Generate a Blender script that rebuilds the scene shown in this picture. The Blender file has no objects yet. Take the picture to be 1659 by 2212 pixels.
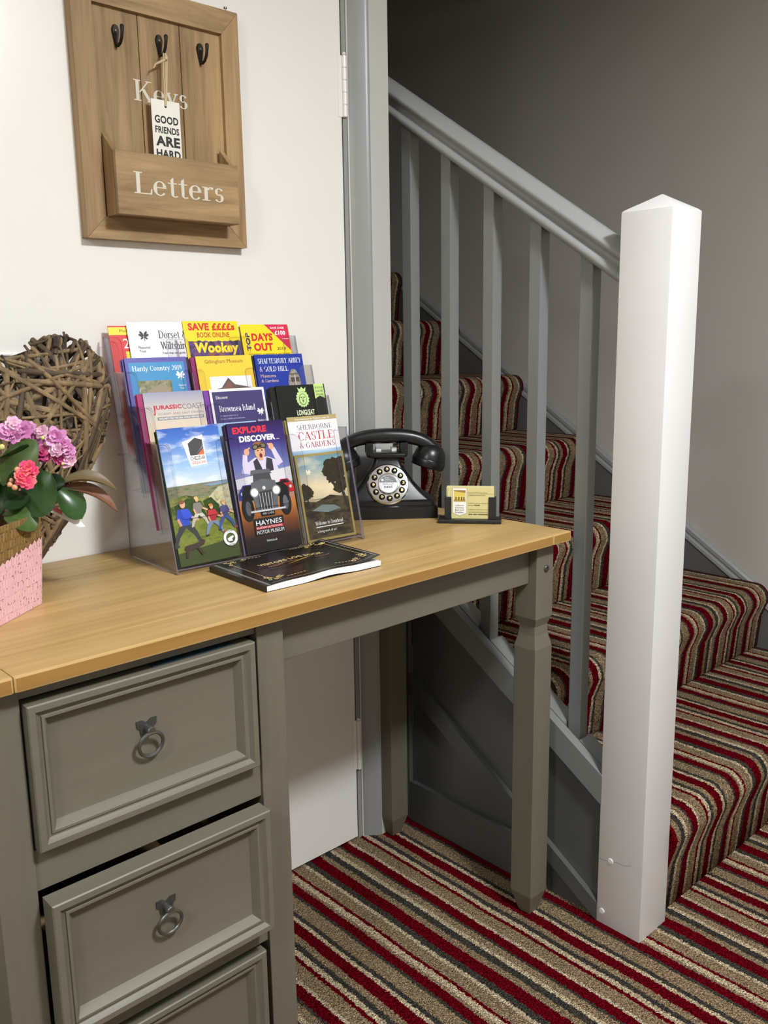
import bpy, bmesh, math, random
from mathutils import Vector, Matrix
R = math.radians
SC = bpy.context.scene
COL = SC.collection

# ------------------------------------------------------------------ camera
cam_d = bpy.data.cameras.new('camera')
cam = bpy.data.objects.new('camera', cam_d); COL.objects.link(cam)
cr = Vector((0.7326078, -0.6804913, -0.0147425)); cu = Vector((0.1416447, 0.1312359, 0.9811799)); cf = Vector((0.6657496, 0.7209083, -0.1925324))
M = Matrix((cr, cu, -cf)).transposed().to_4x4(); M.translation = Vector((-0.8908640, -1.3762502, 1.1028578))
cam.matrix_world = M
cam_d.sensor_fit = 'HORIZONTAL'; cam_d.sensor_width = 36.0; cam_d.lens = 1905.348 * 36.0 / 1659.0
cam_d.clip_start = 0.02; cam_d.clip_end = 50
SC.camera = cam

# ------------------------------------------------------------------ exposure, world, lamps
SC.view_settings.view_transform = 'Standard'; SC.view_settings.look = 'None'
SC.view_settings.exposure = 0.06; SC.view_settings.gamma = 1.0; SC.view_settings.use_curve_mapping = False
SC.cycles.transparent_max_bounces = 32; SC.cycles.max_bounces = 10; SC.cycles.diffuse_bounces = 5
SC.cycles.sample_clamp_indirect = 4.0
wd = bpy.data.worlds.new('world'); SC.world = wd; wd.use_nodes = True
wd.node_tree.nodes['Background'].inputs[0].default_value = (0.8, 0.85, 1.0, 1); wd.node_tree.nodes['Background'].inputs[1].default_value = 0.01

def lamp(name, loc, size, power, color, target=None):
    l = bpy.data.lights.new(name, 'AREA'); l.shape = 'DISK'; l.size = size; l.energy = power; l.color = color
    o = bpy.data.objects.new(name, l); COL.objects.link(o); o.location = loc
    d = (Vector(target) - Vector(loc)) if target else Vector((0, 0, -1))
    o.rotation_euler = d.to_track_quat('-Z', 'Y').to_euler()
    return o
LAMP = (0.965, 1.0, 1.02)
lamp('ceiling_lamp_light', (-0.04, -1.68, 2.12), 0.24, 48, LAMP)
lamp('ceiling_lamp_light', (-2.10, -1.45, 2.12), 0.24, 24, LAMP)
lamp('added_uplight_fill', (-0.04, -1.68, 1.98), 0.30, 15, LAMP, (-0.04, -1.68, 3.0))  # added upward fill; its bounce off the ceiling brightens top faces

# ------------------------------------------------------------------ mesh builder
class MB:
    def __init__(s): s.v = []; s.f = []; s.m = []; s.mats = []
    def mi(s, mat):
        if mat not in s.mats: s.mats.append(mat)
        return s.mats.index(mat)
    def add(s, vs, fs, mat):
        k = len(s.v); i = s.mi(mat)
        s.v += [tuple(q) for q in vs]
        for f in fs: s.f.append([k + a for a in f]); s.m.append(i)
        return s
    def box(s, x0, x1, y0, y1, z0, z1, mat):
        vs = [(x, y, z) for z in (z0, z1) for y in (y0, y1) for x in (x0, x1)]
        return s.add(vs, [(0, 2, 3, 1), (4, 5, 7, 6), (0, 1, 5, 4), (2, 6, 7, 3), (0, 4, 6, 2), (1, 3, 7, 5)], mat)
    def prism(s, poly, fn, mat, side=None):
        """poly: 2D points; fn(a,b,t) -> 3D with t in (0,1)"""
        n = len(poly)
        vs = [fn(a, b, 0) for a, b in poly] + [fn(a, b, 1) for a, b in poly]
        s.add(vs, [list(range(n))[::-1], [n + i for i in range(n)]], mat)
        s.add(vs, [(i, (i + 1) % n, n + (i + 1) % n, n + i) for i in range(n)], side or mat)
        return s
    def loft(s, rings, mat, cap=True, closed=True):
        n = len(rings[0]); vs = [q for r in rings for q in r]; fs = []
        for a in range(len(rings) - 1):
            for i in range(n if closed else n - 1):
                j = (i + 1) % n
                fs.append((a * n + i, a * n + j, (a + 1) * n + j, (a + 1) * n + i))
        if cap:
            fs.append(list(range(n))[::-1]); fs.append([(len(rings) - 1) * n + i for i in range(n)])
        return s.add(vs, fs, mat)
    def lathe(s, prof, c, ax, mat, n=24):
        ax = Vector(ax).normalized(); c = Vector(c)
        e1 = ax.orthogonal().normalized(); e2 = ax.cross(e1)
        rings = [[c + ax * h + (e1 * math.cos(2 * math.pi * i / n) + e2 * math.sin(2 * math.pi * i / n)) * max(r, 1e-5) for i in range(n)] for r, h in prof]
        return s.loft(rings, mat)
    def tube(s, pts, rad, mat, n=8, flat=1.0):
        pts = [Vector(q) for q in pts]; rings = []; up = None
        for i, q in enumerate(pts):
            d = (pts[min(i + 1, len(pts) - 1)] - pts[max(i - 1, 0)]).normalized()
            if up is None: up = d.orthogonal().normalized()
            up = (up - d * up.dot(d)).normalized(); w = d.cross(up)
            r = rad[i] if isinstance(rad, (list, tuple)) else rad
            rings.append([q + (up * math.cos(2 * math.pi * k / n) + w * math.sin(2 * math.pi * k / n) * flat) * r for k in range(n)])
        return s.loft(rings, mat)
    def torus(s, c, ax, Rr, r, mat, n=28, k=8):
        ax = Vector(ax).normalized(); e1 = ax.orthogonal().normalized(); e2 = ax.cross(e1); c = Vector(c); rings = []
        for i in range(n):
            a = 2 * math.pi * i / n; d = e1 * math.cos(a) + e2 * math.sin(a)
            rings.append([c + d * (Rr + r * math.cos(2 * math.pi * j / k)) + ax * r * math.sin(2 * math.pi * j / k) for j in range(k)])
        rings.append(rings[0])
        return s.loft(rings, mat, cap=False)
    def build(s, name, parent=None, loc=None, bevel=0, seg=2, smooth=None, world=False, normals=True):
        off = Vector((0, 0, 0))
        if world:
            r = parent
            while r is not None: off = off + r.location; r = r.parent
        me = bpy.data.meshes.new(name)
        me.from_pydata([tuple(Vector(q) - off) for q in s.v], [], s.f)
        for mt in s.mats: me.materials.append(mt)
        for i, p in enumerate(me.polygons): p.material_index = s.m[i]
        bm = bmesh.new(); bm.from_mesh(me)
        if normals:
            bmesh.ops.recalc_face_normals(bm, faces=bm.faces)
        if bevel:
            es = [e for e in bm.edges if len(e.link_faces) == 2 and e.calc_face_angle(0) > 0.45]
            bmesh.ops.bevel(bm, geom=es, offset=bevel, segments=seg, profile=0.6, affect='EDGES', clamp_overlap=True)
        bm.to_mesh(me); bm.free(); me.update()
        if smooth is not None:
            for p in me.polygons: p.use_smooth = True
            me.set_sharp_from_angle(angle=R(smooth))
        o = bpy.data.objects.new(name, me); COL.objects.link(o)
        if parent: o.parent = parent
        if loc is not None: o.location = loc
        return o

def tag(o, label, cat, group=None):
    o['label'] = label; o['category'] = cat
    if group: o['group'] = group
    return o
def thing(name, label, cat, loc=(0, 0, 0), rot=(0, 0, 0), group=None):
    o = bpy.data.objects.new(name, None); COL.objects.link(o); o.empty_display_size = 0.05
    o.location = loc; o.rotation_euler = rot
    return tag(o, label, cat, group)
def struct(o): o['kind'] = 'structure'; return o

# ------------------------------------------------------------------ materials
def lin(c):
    f = lambda u: (u / 12.92 if u <= 0.04045 else ((u + 0.055) / 1.055) ** 2.4)
    return tuple(f(x / 255.0) for x in c) + (1.0,)
MATS = {}
def newmat(name):
    m = bpy.data.materials.new(name); m.use_nodes = True
    return m, m.node_tree.nodes, m.node_tree.links, m.node_tree.nodes['Principled BSDF']
def nd(N, t, **kw):
    n = N.new(t)
    for k, v in kw.items():
        if k.startswith('i_'):
            key = k[2:]; n.inputs[int(key) if key.isdigit() else key.replace('_', ' ')].default_value = v
        else: setattr(n, k, v)
    return n
def flat(rgb, rough=0.35, metal=0.0, spec=0.5):
    key = ('f', tuple(rgb), rough, metal, spec)
    if key not in MATS:
        m, N, L, P = newmat('flat_%d_%d_%d' % tuple(rgb))
        P.inputs['Base Color'].default_value = lin(rgb); P.inputs['Roughness'].default_value = rough
        P.inputs['Metallic'].default_value = metal; P.inputs['Specular IOR Level'].default_value = spec
        MATS[key] = m
    return MATS[key]
def paint(name, rgb, rough=0.4, bump=0.06, var=0.03, scale=120, coat=0.0):
    m, N, L, P = newmat(name)
    tc = nd(N, 'ShaderNodeTexCoord'); no = nd(N, 'ShaderNodeTexNoise', i_Scale=scale, i_Detail=3.0)
    n2 = nd(N, 'ShaderNodeTexNoise', i_Scale=6.0, i_Detail=2.0)
    L.new(tc.outputs['Object'], no.inputs['Vector']); L.new(tc.outputs['Object'], n2.inputs['Vector'])
    rp = nd(N, 'ShaderNodeValToRGB'); c = lin(rgb)
    rp.color_ramp.elements[0].position = 0.3; rp.color_ramp.elements[1].position = 0.7
    rp.color_ramp.elements[0].color = tuple(x * (1 - var) for x in c[:3]) + (1,); rp.color_ramp.elements[1].color = tuple(min(1, x * (1 + var)) for x in c[:3]) + (1,)
    L.new(n2.outputs['Fac'], rp.inputs['Fac']); L.new(rp.outputs['Color'], P.inputs['Base Color'])
    b = nd(N, 'ShaderNodeBump', i_Strength=bump, i_Distance=0.002); L.new(no.outputs['Fac'], b.inputs['Height']); L.new(b.outputs['Normal'], P.inputs['Normal'])
    P.inputs['Roughness'].default_value = rough; P.inputs['Coat Weight'].default_value = coat
    return m
def wood(name, c1, c2, axis, rough=0.45, fine=90, stretch=0.05, contrast=(0.35, 0.68), dark=None):
    m, N, L, P = newmat(name)
    tc = nd(N, 'ShaderNodeTexCoord'); mp = nd(N, 'ShaderNodeMapping')
    sc = [1.0, 1.0, 1.0]; sc['xyz'.index(axis)] = stretch; mp.inputs['Scale'].default_value = sc
    L.new(tc.outputs['Object'], mp.inputs['Vector'])
    a = nd(N, 'ShaderNodeTexNoise', i_Scale=fine, i_Detail=5.0, i_Roughness=0.65, i_Distortion=0.4)
    b = nd(N, 'ShaderNodeTexNoise', i_Scale=fine * 0.2, i_Detail=4.0, i_Distortion=0.8)
    L.new(mp.outputs['Vector'], a.inputs['Vector']); L.new(mp.outputs['Vector'], b.inputs['Vector'])
    mx = nd(N, 'ShaderNodeMath', operation='ADD'); ml = nd(N, 'ShaderNodeMath', operation='MULTIPLY'); ml.inputs[1].default_value = 0.5
    L.new(a.outputs['Fac'], mx.inputs[0]); L.new(b.outputs['Fac'], mx.inputs[1]); L.new(mx.outputs[0], ml.inputs[0])
    rp = nd(N, 'ShaderNodeValToRGB'); rp.color_ramp.elements[0].position = contrast[0]; rp.color_ramp.elements[1].position = contrast[1]
    rp.color_ramp.elements[0].color = lin(c1); rp.color_ramp.elements[1].color = lin(c2)
    L.new(ml.outputs[0], rp.inputs['Fac']); L.new(rp.outputs['Color'], P.inputs['Base Color'])
    bp = nd(N, 'ShaderNodeBump', i_Strength=0.12, i_Distance=0.001); L.new(a.outputs['Fac'], bp.inputs['Height']); L.new(bp.outputs['Normal'], P.inputs['Normal'])
    P.inputs['Roughness'].default_value = rough
    return m

def carpet_mat():
    m, N, L, P = newmat('striped_carpet')
    g = nd(N, 'ShaderNodeNewGeometry')
    no = nd(N, 'ShaderNodeTexNoise', i_Scale=165.0, i_Detail=3.0, i_Roughness=0.75); L.new(g.outputs['Position'], no.inputs['Vector'])
    lo = nd(N, 'ShaderNodeTexNoise', i_Scale=7.0, i_Detail=1.0); L.new(g.outputs['Position'], lo.inputs['Vector'])
    sp = nd(N, 'ShaderNodeSeparateXYZ'); L.new(g.outputs['Position'], sp.inputs[0])
    def mth(op, a, b=None, c=None):
        n = nd(N, 'ShaderNodeMath', operation=op)
        for i, q in enumerate((a, b, c)):
            if q is None: continue
            if isinstance(q, (int, float)): n.inputs[i].default_value = q
            else: L.new(q, n.inputs[i])
        return n.outputs[0]
    x = mth('MULTIPLY_ADD', no.outputs['Fac'], 0.0165, sp.outputs['X'])
    x = mth('MULTIPLY_ADD', lo.outputs['Fac'], 0.008, x)
    x = mth('SUBTRACT', x, -0.0599 + 0.01225)
    fr = mth('FRACT', mth('DIVIDE', x, 0.3507))
    red, cream, char, taupe = (103, 8, 21), (206, 186, 154), (70, 67, 62), (152, 130, 102)
    seq = [(50, red), (75, cream), (70, char), (85, taupe), (155, red), (55, cream), (60, char), (190, taupe), (45, char), (125, red), (45, taupe), (75, cream),
           (50, red), (160, taupe), (50, cream), (90, char), (170, red), (90, taupe), (100, char), (60, cream), (100, taupe), (40, char), (130, red), (50, cream), (170, taupe)]
    tot = sum(w for w, c in seq)
    rp = nd(N, 'ShaderNodeValToRGB'); cr_ = rp.color_ramp; cr_.interpolation = 'CONSTANT'
    p = 0.0
    for i, (w, c) in enumerate(seq):
        if i == 0: e = cr_.elements[0]; e.position = 0
        elif i == 1: e = cr_.elements[1]; e.position = p / tot
        else: e = cr_.elements.new(p / tot)
        e.color = lin(c); p += w
    L.new(fr, rp.inputs['Fac'])
    vo = nd(N, 'ShaderNodeTexVoronoi', i_Scale=360.0); L.new(g.outputs['Position'], vo.inputs['Vector'])
    n3 = nd(N, 'ShaderNodeTexNoise', i_Scale=420.0, i_Detail=2.0); L.new(g.outputs['Position'], n3.inputs['Vector'])
    var = nd(N, 'ShaderNodeMapRange', i_1=0.32, i_2=0.68, i_3=0.35, i_4=1.55); L.new(n3.outputs['Fac'], var.inputs[0])
    mx = nd(N, 'ShaderNodeMix', data_type='RGBA', blend_type='MULTIPLY'); mx.inputs[0].default_value = 1.0
    L.new(rp.outputs['Color'], mx.inputs[6]); L.new(var.outputs[0], mx.inputs[7])
    n4 = nd(N, 'ShaderNodeTexNoise', i_Scale=210.0, i_Detail=2.0, i_Roughness=0.7); L.new(g.outputs['Position'], n4.inputs['Vector'])
    v4 = nd(N, 'ShaderNodeMapRange', i_1=0.3, i_2=0.7, i_3=0.62, i_4=1.38); L.new(n4.outputs['Fac'], v4.inputs[0])
    m4 = nd(N, 'ShaderNodeMix', data_type='RGBA', blend_type='MULTIPLY'); m4.inputs[0].default_value = 1.0
    L.new(mx.outputs[2], m4.inputs[6]); L.new(v4.outputs[0], m4.inputs[7]); L.new(m4.outputs[2], P.inputs['Base Color'])
    b1 = nd(N, 'ShaderNodeBump', i_Strength=1.0, i_Distance=0.005); L.new(vo.outputs['Distance'], b1.inputs['Height']); b1.invert = True
    b2 = nd(N, 'ShaderNodeBump', i_Strength=0.7, i_Distance=0.006); L.new(no.outputs['Fac'], b2.inputs['Height']); L.new(b1.outputs['Normal'], b2.inputs['Normal'])
    L.new(b2.outputs['Normal'], P.inputs['Normal'])
    P.inputs['Roughness'].default_value = 1.0; P.inputs['Specular IOR Level'].default_value = 0.0
    P.inputs['Sheen Weight'].default_value = 0.0
    return m

def acrylic(name, tint, gloss, base=0.0, body=(150, 140, 160)):
    m, N, L, P = newmat(name); N.remove(P); out = N['Material Output']
    tr = nd(N, 'ShaderNodeBsdfTransparent'); tr.inputs[0].default_value = lin(tint)
    gl = nd(N, 'ShaderNodeBsdfGlossy', i_Roughness=0.04); df = nd(N, 'ShaderNodeBsdfPrincipled'); df.inputs['Base Color'].default_value = lin(body); df.inputs['Roughness'].default_value = 0.2
    fr = nd(N, 'ShaderNodeFresnel', i_IOR=1.35); mu = nd(N, 'ShaderNodeMath', operation='MULTIPLY'); mu.inputs[1].default_value = gloss
    L.new(fr.outputs[0], mu.inputs[0])
    m1 = nd(N, 'ShaderNodeMixShader'); m1.inputs[0].default_value = base; L.new(tr.outputs[0], m1.inputs[1]); L.new(df.outputs[0], m1.inputs[2])
    m2 = nd(N, 'ShaderNodeMixShader'); L.new(mu.outputs[0], m2.inputs[0]); L.new(m1.outputs[0], m2.inputs[1]); L.new(gl.outputs[0], m2.inputs[2])
    L.new(m2.outputs[0], out.inputs['Surface'])
    return m

CARPET = carpet_mat()
WHITE_DOOR = paint('white_gloss_paint', (236, 233, 228), 0.28, 0.03, 0.01, 60)
WHITE_POST = paint('white_post_paint', (213, 210, 209), 0.4, 0.12, 0.02, 90)
WALL_WHITE = paint('white_wall_paint', (206, 202, 194), 0.7)
CEIL = paint('white_ceiling_paint', (240, 238, 234), 0.8)
WALL_GREY = paint('grey_wall_paint', (182, 177, 171), 0.6, 0.08, 0.015, 200)
WALL_PALE = paint('pale_grey_wall_paint', (184, 183, 178), 0.5, 0.05, 0.01, 150)
TRIM = paint('grey_gloss_trim', (143, 144, 142), 0.33, 0.08, 0.02, 60)
BAL = paint('grey_baluster_paint', (117, 119, 116), 0.38, 0.08, 0.02, 60)
TRIM_D = paint('grey_string_paint', (92, 92, 89), 0.4, 0.08, 0.02, 60)
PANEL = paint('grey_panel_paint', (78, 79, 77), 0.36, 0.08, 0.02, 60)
DESK_GREY = wood('desk_grey_paint', (98, 93, 80), (106, 100, 87), 'z', 0.5, 60, 0.06)
DESK_GREY_X = wood('desk_grey_paint_horizontal', (98, 93, 80), (106, 100, 87), 'x', 0.5, 60, 0.06)
TOP_WOOD = wood('waxed_pine', (148, 118, 68), (204, 170, 114), 'x', 0.42, 55, 0.035, (0.3, 0.72))
EDGE_WOOD = wood('shaded_waxed_pine_edge', (128, 92, 44), (168, 126, 66), 'x', 0.42, 55, 0.035, (0.3, 0.72))  # deeper orange edge wax, with shade of upright faces put into the colour
RACK_V = wood('driftwood_vertical', (112, 84, 50), (182, 150, 106), 'z', 0.6, 70, 0.06)
RACK_H = wood('driftwood_horizontal', (108, 80, 46), (186, 154, 110), 'x', 0.6, 60, 0.10)
DARK_IRON = flat((52, 46, 42), 0.4, 0.7)
PEWTER = flat((120, 118, 116), 0.38, 0.9)
BLACK_PL = flat((16, 16, 17), 0.32)
CHROME = flat((225, 225, 225), 0.12, 1.0)
GAP = flat((30, 27, 24), 0.9)
PAPER = flat((236, 234, 236), 0.6)
CREAM_TXT = flat((208, 203, 188), 0.6)
AC = acrylic('clear_acrylic', (252, 252, 253), 0.45, 0.004, (200, 196, 204))
AC_E = acrylic('clear_acrylic_edge', (196, 190, 204), 0.9, 0.40, (166, 158, 176))

# ------------------------------------------------------------------ room shell
X0 = 0.4255; XW = 1.58
struct(MB().box(-2.3, XW + 0.1, -3.1, 0.02, -0.05, 0.0, CARPET).build('floor'))
struct(MB().box(-2.3, XW + 0.1, -3.1, 0.1, 2.20, 2.26, CEIL).build('ceiling'))
struct(MB().box(-2.4, -2.3, -3.1, 0.1, 0, 2.20, WALL_WHITE).build('wall_left'))
struct(MB().box(-2.4, XW + 0.1, -3.2, -3.1, 0, 2.20, WALL_WHITE).build('wall_front'))
w = MB().box(-2.3, -0.535, 0, 0.1, 0, 2.20, WALL_WHITE).box(-0.535, 0.30, 0.0, 0.1, 2.075, 2.20, WALL_WHITE).box(0.30, 0.395, 0.0, 0.1, 0, 2.20, WALL_WHITE)
w.box(0.395, XW, 0.0, 0.1, 2.15, 4.6, WALL_WHITE)  # unseen header over the stair opening, added to shade the upper stair wall
struct(w.build('wall_back'))
struct(MB().box(XW, XW + 0.1, -3.1, 3.6, 0, 4.6, WALL_GREY).build('wall_right'))
struct(MB().box(0.36, 0.43, 0.1, 3.6, 0, 4.6, WALL_GREY).build('wall_stair_left'))
struct(MB().box(0.36, XW + 0.1, 3.6, 3.7, 0, 4.6, WALL_GREY).build('wall_stair_back'))
struct(MB().box(0.36, XW + 0.1, 0.0, 3.7, 4.6, 4.66, WALL_WHITE).build('ceiling'))
# white flush door against which the desk stands, with two hinges
d = struct(MB().box(-0.52, 0.2858, 0.0, 0.038, 0.004, 2.0, WHITE_DOOR).build('door_1', bevel=0.0012, seg=1))
def hinge(z0, z1, m):
    mb = MB(); n = 5; hgt = (z1 - z0) / n
    for i in range(n):
        a = z0 + hgt * i
        mb.lathe([(0.0035, 0), (0.0048, 0.0012), (0.0048, hgt - 0.0012), (0.0035, hgt)], (0.2908, -0.0035, a), (0, 0, 1), m, 12)
    mb.lathe([(0.002, 0), (0.0045, 0.002), (0.003, 0.005)], (0.2908, -0.0035, z1), (0, 0, 1), m, 12)
    mb.box(0.276, 0.2905, -0.0012, 0.0, z0, z1, m)
    return mb.build('hinge', d, smooth=40)
hinge(1.522, 1.632, WHITE_DOOR); hinge(0.168, 0.283, WHITE_DOOR)
# lining and architrave of the door, the corner of the stair opening
mb = MB()
prof = [(0.2885, 0.030), (0.2885, 0.0005), (0.2965, -0.0005), (0.2975, 0.0035), (0.300, 0.004)]
for i in range(9):
    t = i / 8.0
    prof.append((0.301 + 0.030 * t, 0.003 - 0.0275 * (t ** 0.75)))
prof += [(0.3345, -0.0250), (0.3345, 0.030)]
mb.prism(prof, lambda a, b, t: (a, b, 0.0 + 2.0 * t), TRIM)
mb.box(0.3347, 0.3838, -0.0262, -0.0002, 0, 2.2, WALL_PALE)
mb.box(-0.56, 0.3340, -0.022, 0.03, 2.004, 2.07, TRIM)
mb.box(-0.565, -0.524, -0.022, 0.03, 0.0, 2.003, TRIM)
struct(mb.build('trim_1', smooth=35))
struct(MB().box(-2.3, -0.57, -0.016, 0, 0.0, 0.12, TRIM).build('baseboard_back', bevel=0.004))
struct(MB().box(-2.3, -2.284, -3.1, -0.02, 0, 0.12, TRIM).build('baseboard_left', bevel=0.004))
struct(MB().box(XW - 0.016, XW, -3.1, -0.70, 0, 0.12, TRIM).build('baseboard_right', bevel=0.004))

# ------------------------------------------------------------------ staircase
ST = thing('staircase', 'staircase with striped carpet, grey balusters and handrail and a tall white newel post', 'staircase', (1.0, -0.6, 0))
def zs(y): return 0.5438 + 0.646 * (y + 0.1587)
RISE1, RISE, GO, YB = 0.205, 0.192, 0.299, -0.608
def ztop(k): return RISE1 + RISE * (k - 1)
for k in range(1, 10):
    zb = 0.0 if k == 1 else ztop(k - 1) - 0.0005
    xl_ = 0.5192 if k == 1 else 0.497
    zt = ztop(k); y = YB + GO * (k - 1); yn = y + GO
    pr = [(y + 0.004, zb), (y - 0.004, zb + 0.006), (y - 0.012, zb + 0.10)]
    rr = 0.040; cy, cz = y - 0.030 + rr, zt - rr
    for i in range(11):
        a = R(188 - 98 * i / 10.0)
        pr.append((cy + rr * math.cos(a), cz + rr * math.sin(a)))
    pr += [(yn - 0.05, zt), (yn + 0.0035, zt), (yn + 0.0035, zb)]
    MB().prism(pr, lambda a, b, t: (xl_ + (1.563 - xl_) * t, a, b), CARPET).build('carpeted_step', ST, world=True, smooth=50)
# outer string (face towards the desk), recessed panelling below it
ye, yb = -0.536, 0.098
def slab(name, x0, x1, lo, hi, y0, y1, mat, bevel=0.0025):
    # a board parallel to the stair pitch
    mb = MB(); pl = [(y0, lo(y0)), (y1, lo(y1)), (y1, hi(y1)), (y0, hi(y0))]
    mb.prism(pl, lambda a, b, t: (x0 + (x1 - x0) * t, a, b), mat)
    return mb.build(name, ST, world=True, bevel=bevel)
slab('outer_string', X0, X0 + 0.020, lambda y: zs(y) - 0.058, lambda y: zs(y), ye, -0.001, BAL)
slab('string_core', X0 + 0.0205, X0 + 0.071, lambda y: zs(y) - 0.20, lambda y: zs(y) - 0.020, ye, yb, BAL, 0.0015)
for y0, y1 in ((-0.534, -0.4655), (-0.4305, -0.3525), (-0.3175, -0.2395), (-0.2045, -0.127), (-0.092, -0.0145), (0.0205, 0.095)):
    slab('fillet', X0 + 0.026, X0 + 0.066, lambda y: zs(y) - 0.0195, lambda y: zs(y) - 0.004, y0, y1, BAL, 0.003)
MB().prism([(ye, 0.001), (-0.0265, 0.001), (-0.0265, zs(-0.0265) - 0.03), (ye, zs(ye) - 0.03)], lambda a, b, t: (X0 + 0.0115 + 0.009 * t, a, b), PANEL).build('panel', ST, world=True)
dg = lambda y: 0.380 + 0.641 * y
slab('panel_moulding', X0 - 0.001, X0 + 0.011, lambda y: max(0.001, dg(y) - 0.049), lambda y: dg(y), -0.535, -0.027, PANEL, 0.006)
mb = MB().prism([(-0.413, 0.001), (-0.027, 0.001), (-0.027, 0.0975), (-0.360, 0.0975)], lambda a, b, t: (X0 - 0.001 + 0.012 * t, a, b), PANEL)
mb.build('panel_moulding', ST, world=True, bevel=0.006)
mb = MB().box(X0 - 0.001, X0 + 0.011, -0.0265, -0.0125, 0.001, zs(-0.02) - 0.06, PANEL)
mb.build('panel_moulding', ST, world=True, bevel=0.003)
# wall string with its moulded top edge
zt_ = lambda y: 0.5475 + 0.646 * (y + 0.0532)
yl, yh = -0.70, 2.2
mb = MB().prism([(yl, 0.0), (yh, 0.0), (yh, zt_(yh) - 0.044), (yl, max(0.0, zt_(yl) - 0.044))], lambda a, b, t: (1.566 + (XW - 0.0005 - 1.566) * t, a, b), TRIM_D)
mb.build('wall_string', ST, world=True)
pf = [(XW - 0.0005, 0.0), (1.571, -0.001), (1.566, -0.008), (1.566, -0.020), (1.569, -0.024), (1.5685, -0.0285), (1.562, -0.032), (1.5615, -0.042), (1.5665, -0.046), (XW - 0.0005, -0.046)]
mb = MB().prism(pf, lambda a, b, t: (a, yl + (yh - yl) * t, max(0.0, zt_(yl + (yh - yl) * t) + b)), TRIM)
mb.build('string_moulding', ST, world=True, smooth=25)

# ------------------------------------------------------------------ balustrade
BA = ST
nx, ny, nw, nh = 0.4264, -0.6266, 0.0923, 1.3043
mb = MB()
def ring(x0, x1, y0, y1, z): return [(x0, y0, z), (x1, y0, z), (x1, y1, z), (x0, y1, z)]
mb.loft([ring(nx, nx + nw, ny, ny + nw, 0.0), ring(nx, nx + nw, ny, ny + nw, nh - 0.004), ring(nx + .0035, nx + nw - .0035, ny + .0035, ny + nw - .0035, nh - 0.0008),
         ring(nx + nw / 2 - .001, nx + nw / 2 + .001, ny + nw / 2 - .001, ny + nw / 2 + .001, nh + 0.0235)], WHITE_POST)
post = mb.build('newel_post', BA, world=True, bevel=0.0018, seg=2, smooth=20)
post['label'] = 'white square newel post with a pyramid top'
for y, z in ((-0.5605, 0.1372), (-0.5456, 0.0260)):
    MB().lathe([(0.0058, 0), (0.0058, 0.0012), (0.0048, 0.0022), (0.0001, 0.0024)], (nx + 0.0003, y, z), (-1, 0, 0), WHITE_POST, 16).build('screw_plug', post, world=True, smooth=30)
cy = [-0.5345, -0.548, -0.560, -0.573, -0.588, -0.604]; cz = [0.1325, 0.1335, 0.1365, 0.141, 0.1405, 0.1475]
mb = MB()
for i in range(5):
    mb.add([(nx - 0.0002, cy[i], cz[i] - .0006), (nx - 0.0002, cy[i + 1], cz[i + 1] - .0005), (nx - 0.0002, cy[i + 1], cz[i + 1] + .0005), (nx - 0.0002, cy[i], cz[i] + .0006)], [(0, 1, 2, 3)], flat((150, 142, 142), 0.7))
mb.build('paint_crack', post, world=True)
XM = 0.4715
hz = lambda y: 1.2691 + 0.6535 * (y + 0.5023)
half = [(0.0, 0.0), (0.008, -0.0010), (0.0255, -0.0135), (0.0295, -0.0165), (0.0312, -0.0205), (0.0300, -0.0255), (0.0235, -0.0300), (0.0185, -0.0345), (0.0175, -0.0400), (0.0205, -0.0445),
        (0.0275, -0.0490), (0.0312, -0.0545), (0.0305, -0.0605), (0.0250, -0.0665), (0.0150, -0.0695), (0.0, -0.0700)]
pf = [(XM - a, b) for a, b in half] + [(XM + a, b) for a, b in half[-2:0:-1]]
y0, y1 = ny + nw - 0.001, 0.098
MB().prism(pf, lambda a, b, t: (a, y0 + (y1 - y0) * t, hz(y0 + (y1 - y0) * t) + b), TRIM).build('handrail', BA, world=True, smooth=60)
for i, yc in enumerate((-0.448, -0.335, -0.222, -0.1095, 0.003)):
    s = 0.0132; zb = lambda y: zs(y) - 0.0205
    mb = MB().loft([[(XM - s, yc - s, zb(yc - s)), (XM + s, yc - s, zb(yc - s)), (XM + s, yc + s, zb(yc + s)), (XM - s, yc + s, zb(yc + s))],
                    [(XM - s, yc - s, hz(yc - s) - 0.060), (XM + s, yc - s, hz(yc - s) - 0.060), (XM + s, yc + s, hz(yc + s) - 0.060), (XM - s, yc + s, hz(yc + s) - 0.060)]], BAL)
    mb.build('baluster', BA, world=True, bevel=0.0015, seg=2)

# ------------------------------------------------------------------ desk
DK = thing('desk', 'grey painted desk with a waxed pine top and one drawer pulled slightly open', 'desk', (-0.11, -0.23, 0))
XL, XR, YF, H, TH = -0.638, 0.4066, -0.4669, 0.76, 0.0188
mb = MB()
xs = [XL, -0.5845, 0.3535, XR]; ys = [YF, -0.4035, -0.0590, -0.003]
g = 0.0
parts = []
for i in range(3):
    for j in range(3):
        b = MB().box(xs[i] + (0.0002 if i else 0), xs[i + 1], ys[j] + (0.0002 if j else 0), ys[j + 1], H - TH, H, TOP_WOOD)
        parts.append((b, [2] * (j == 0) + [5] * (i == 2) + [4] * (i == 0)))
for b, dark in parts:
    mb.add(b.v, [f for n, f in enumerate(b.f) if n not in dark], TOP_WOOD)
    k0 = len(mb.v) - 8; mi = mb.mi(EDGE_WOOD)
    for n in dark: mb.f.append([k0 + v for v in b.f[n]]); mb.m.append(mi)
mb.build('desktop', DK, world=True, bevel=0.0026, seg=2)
LY, LX, LW = -0.4457, 0.3358, 0.0493
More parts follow.
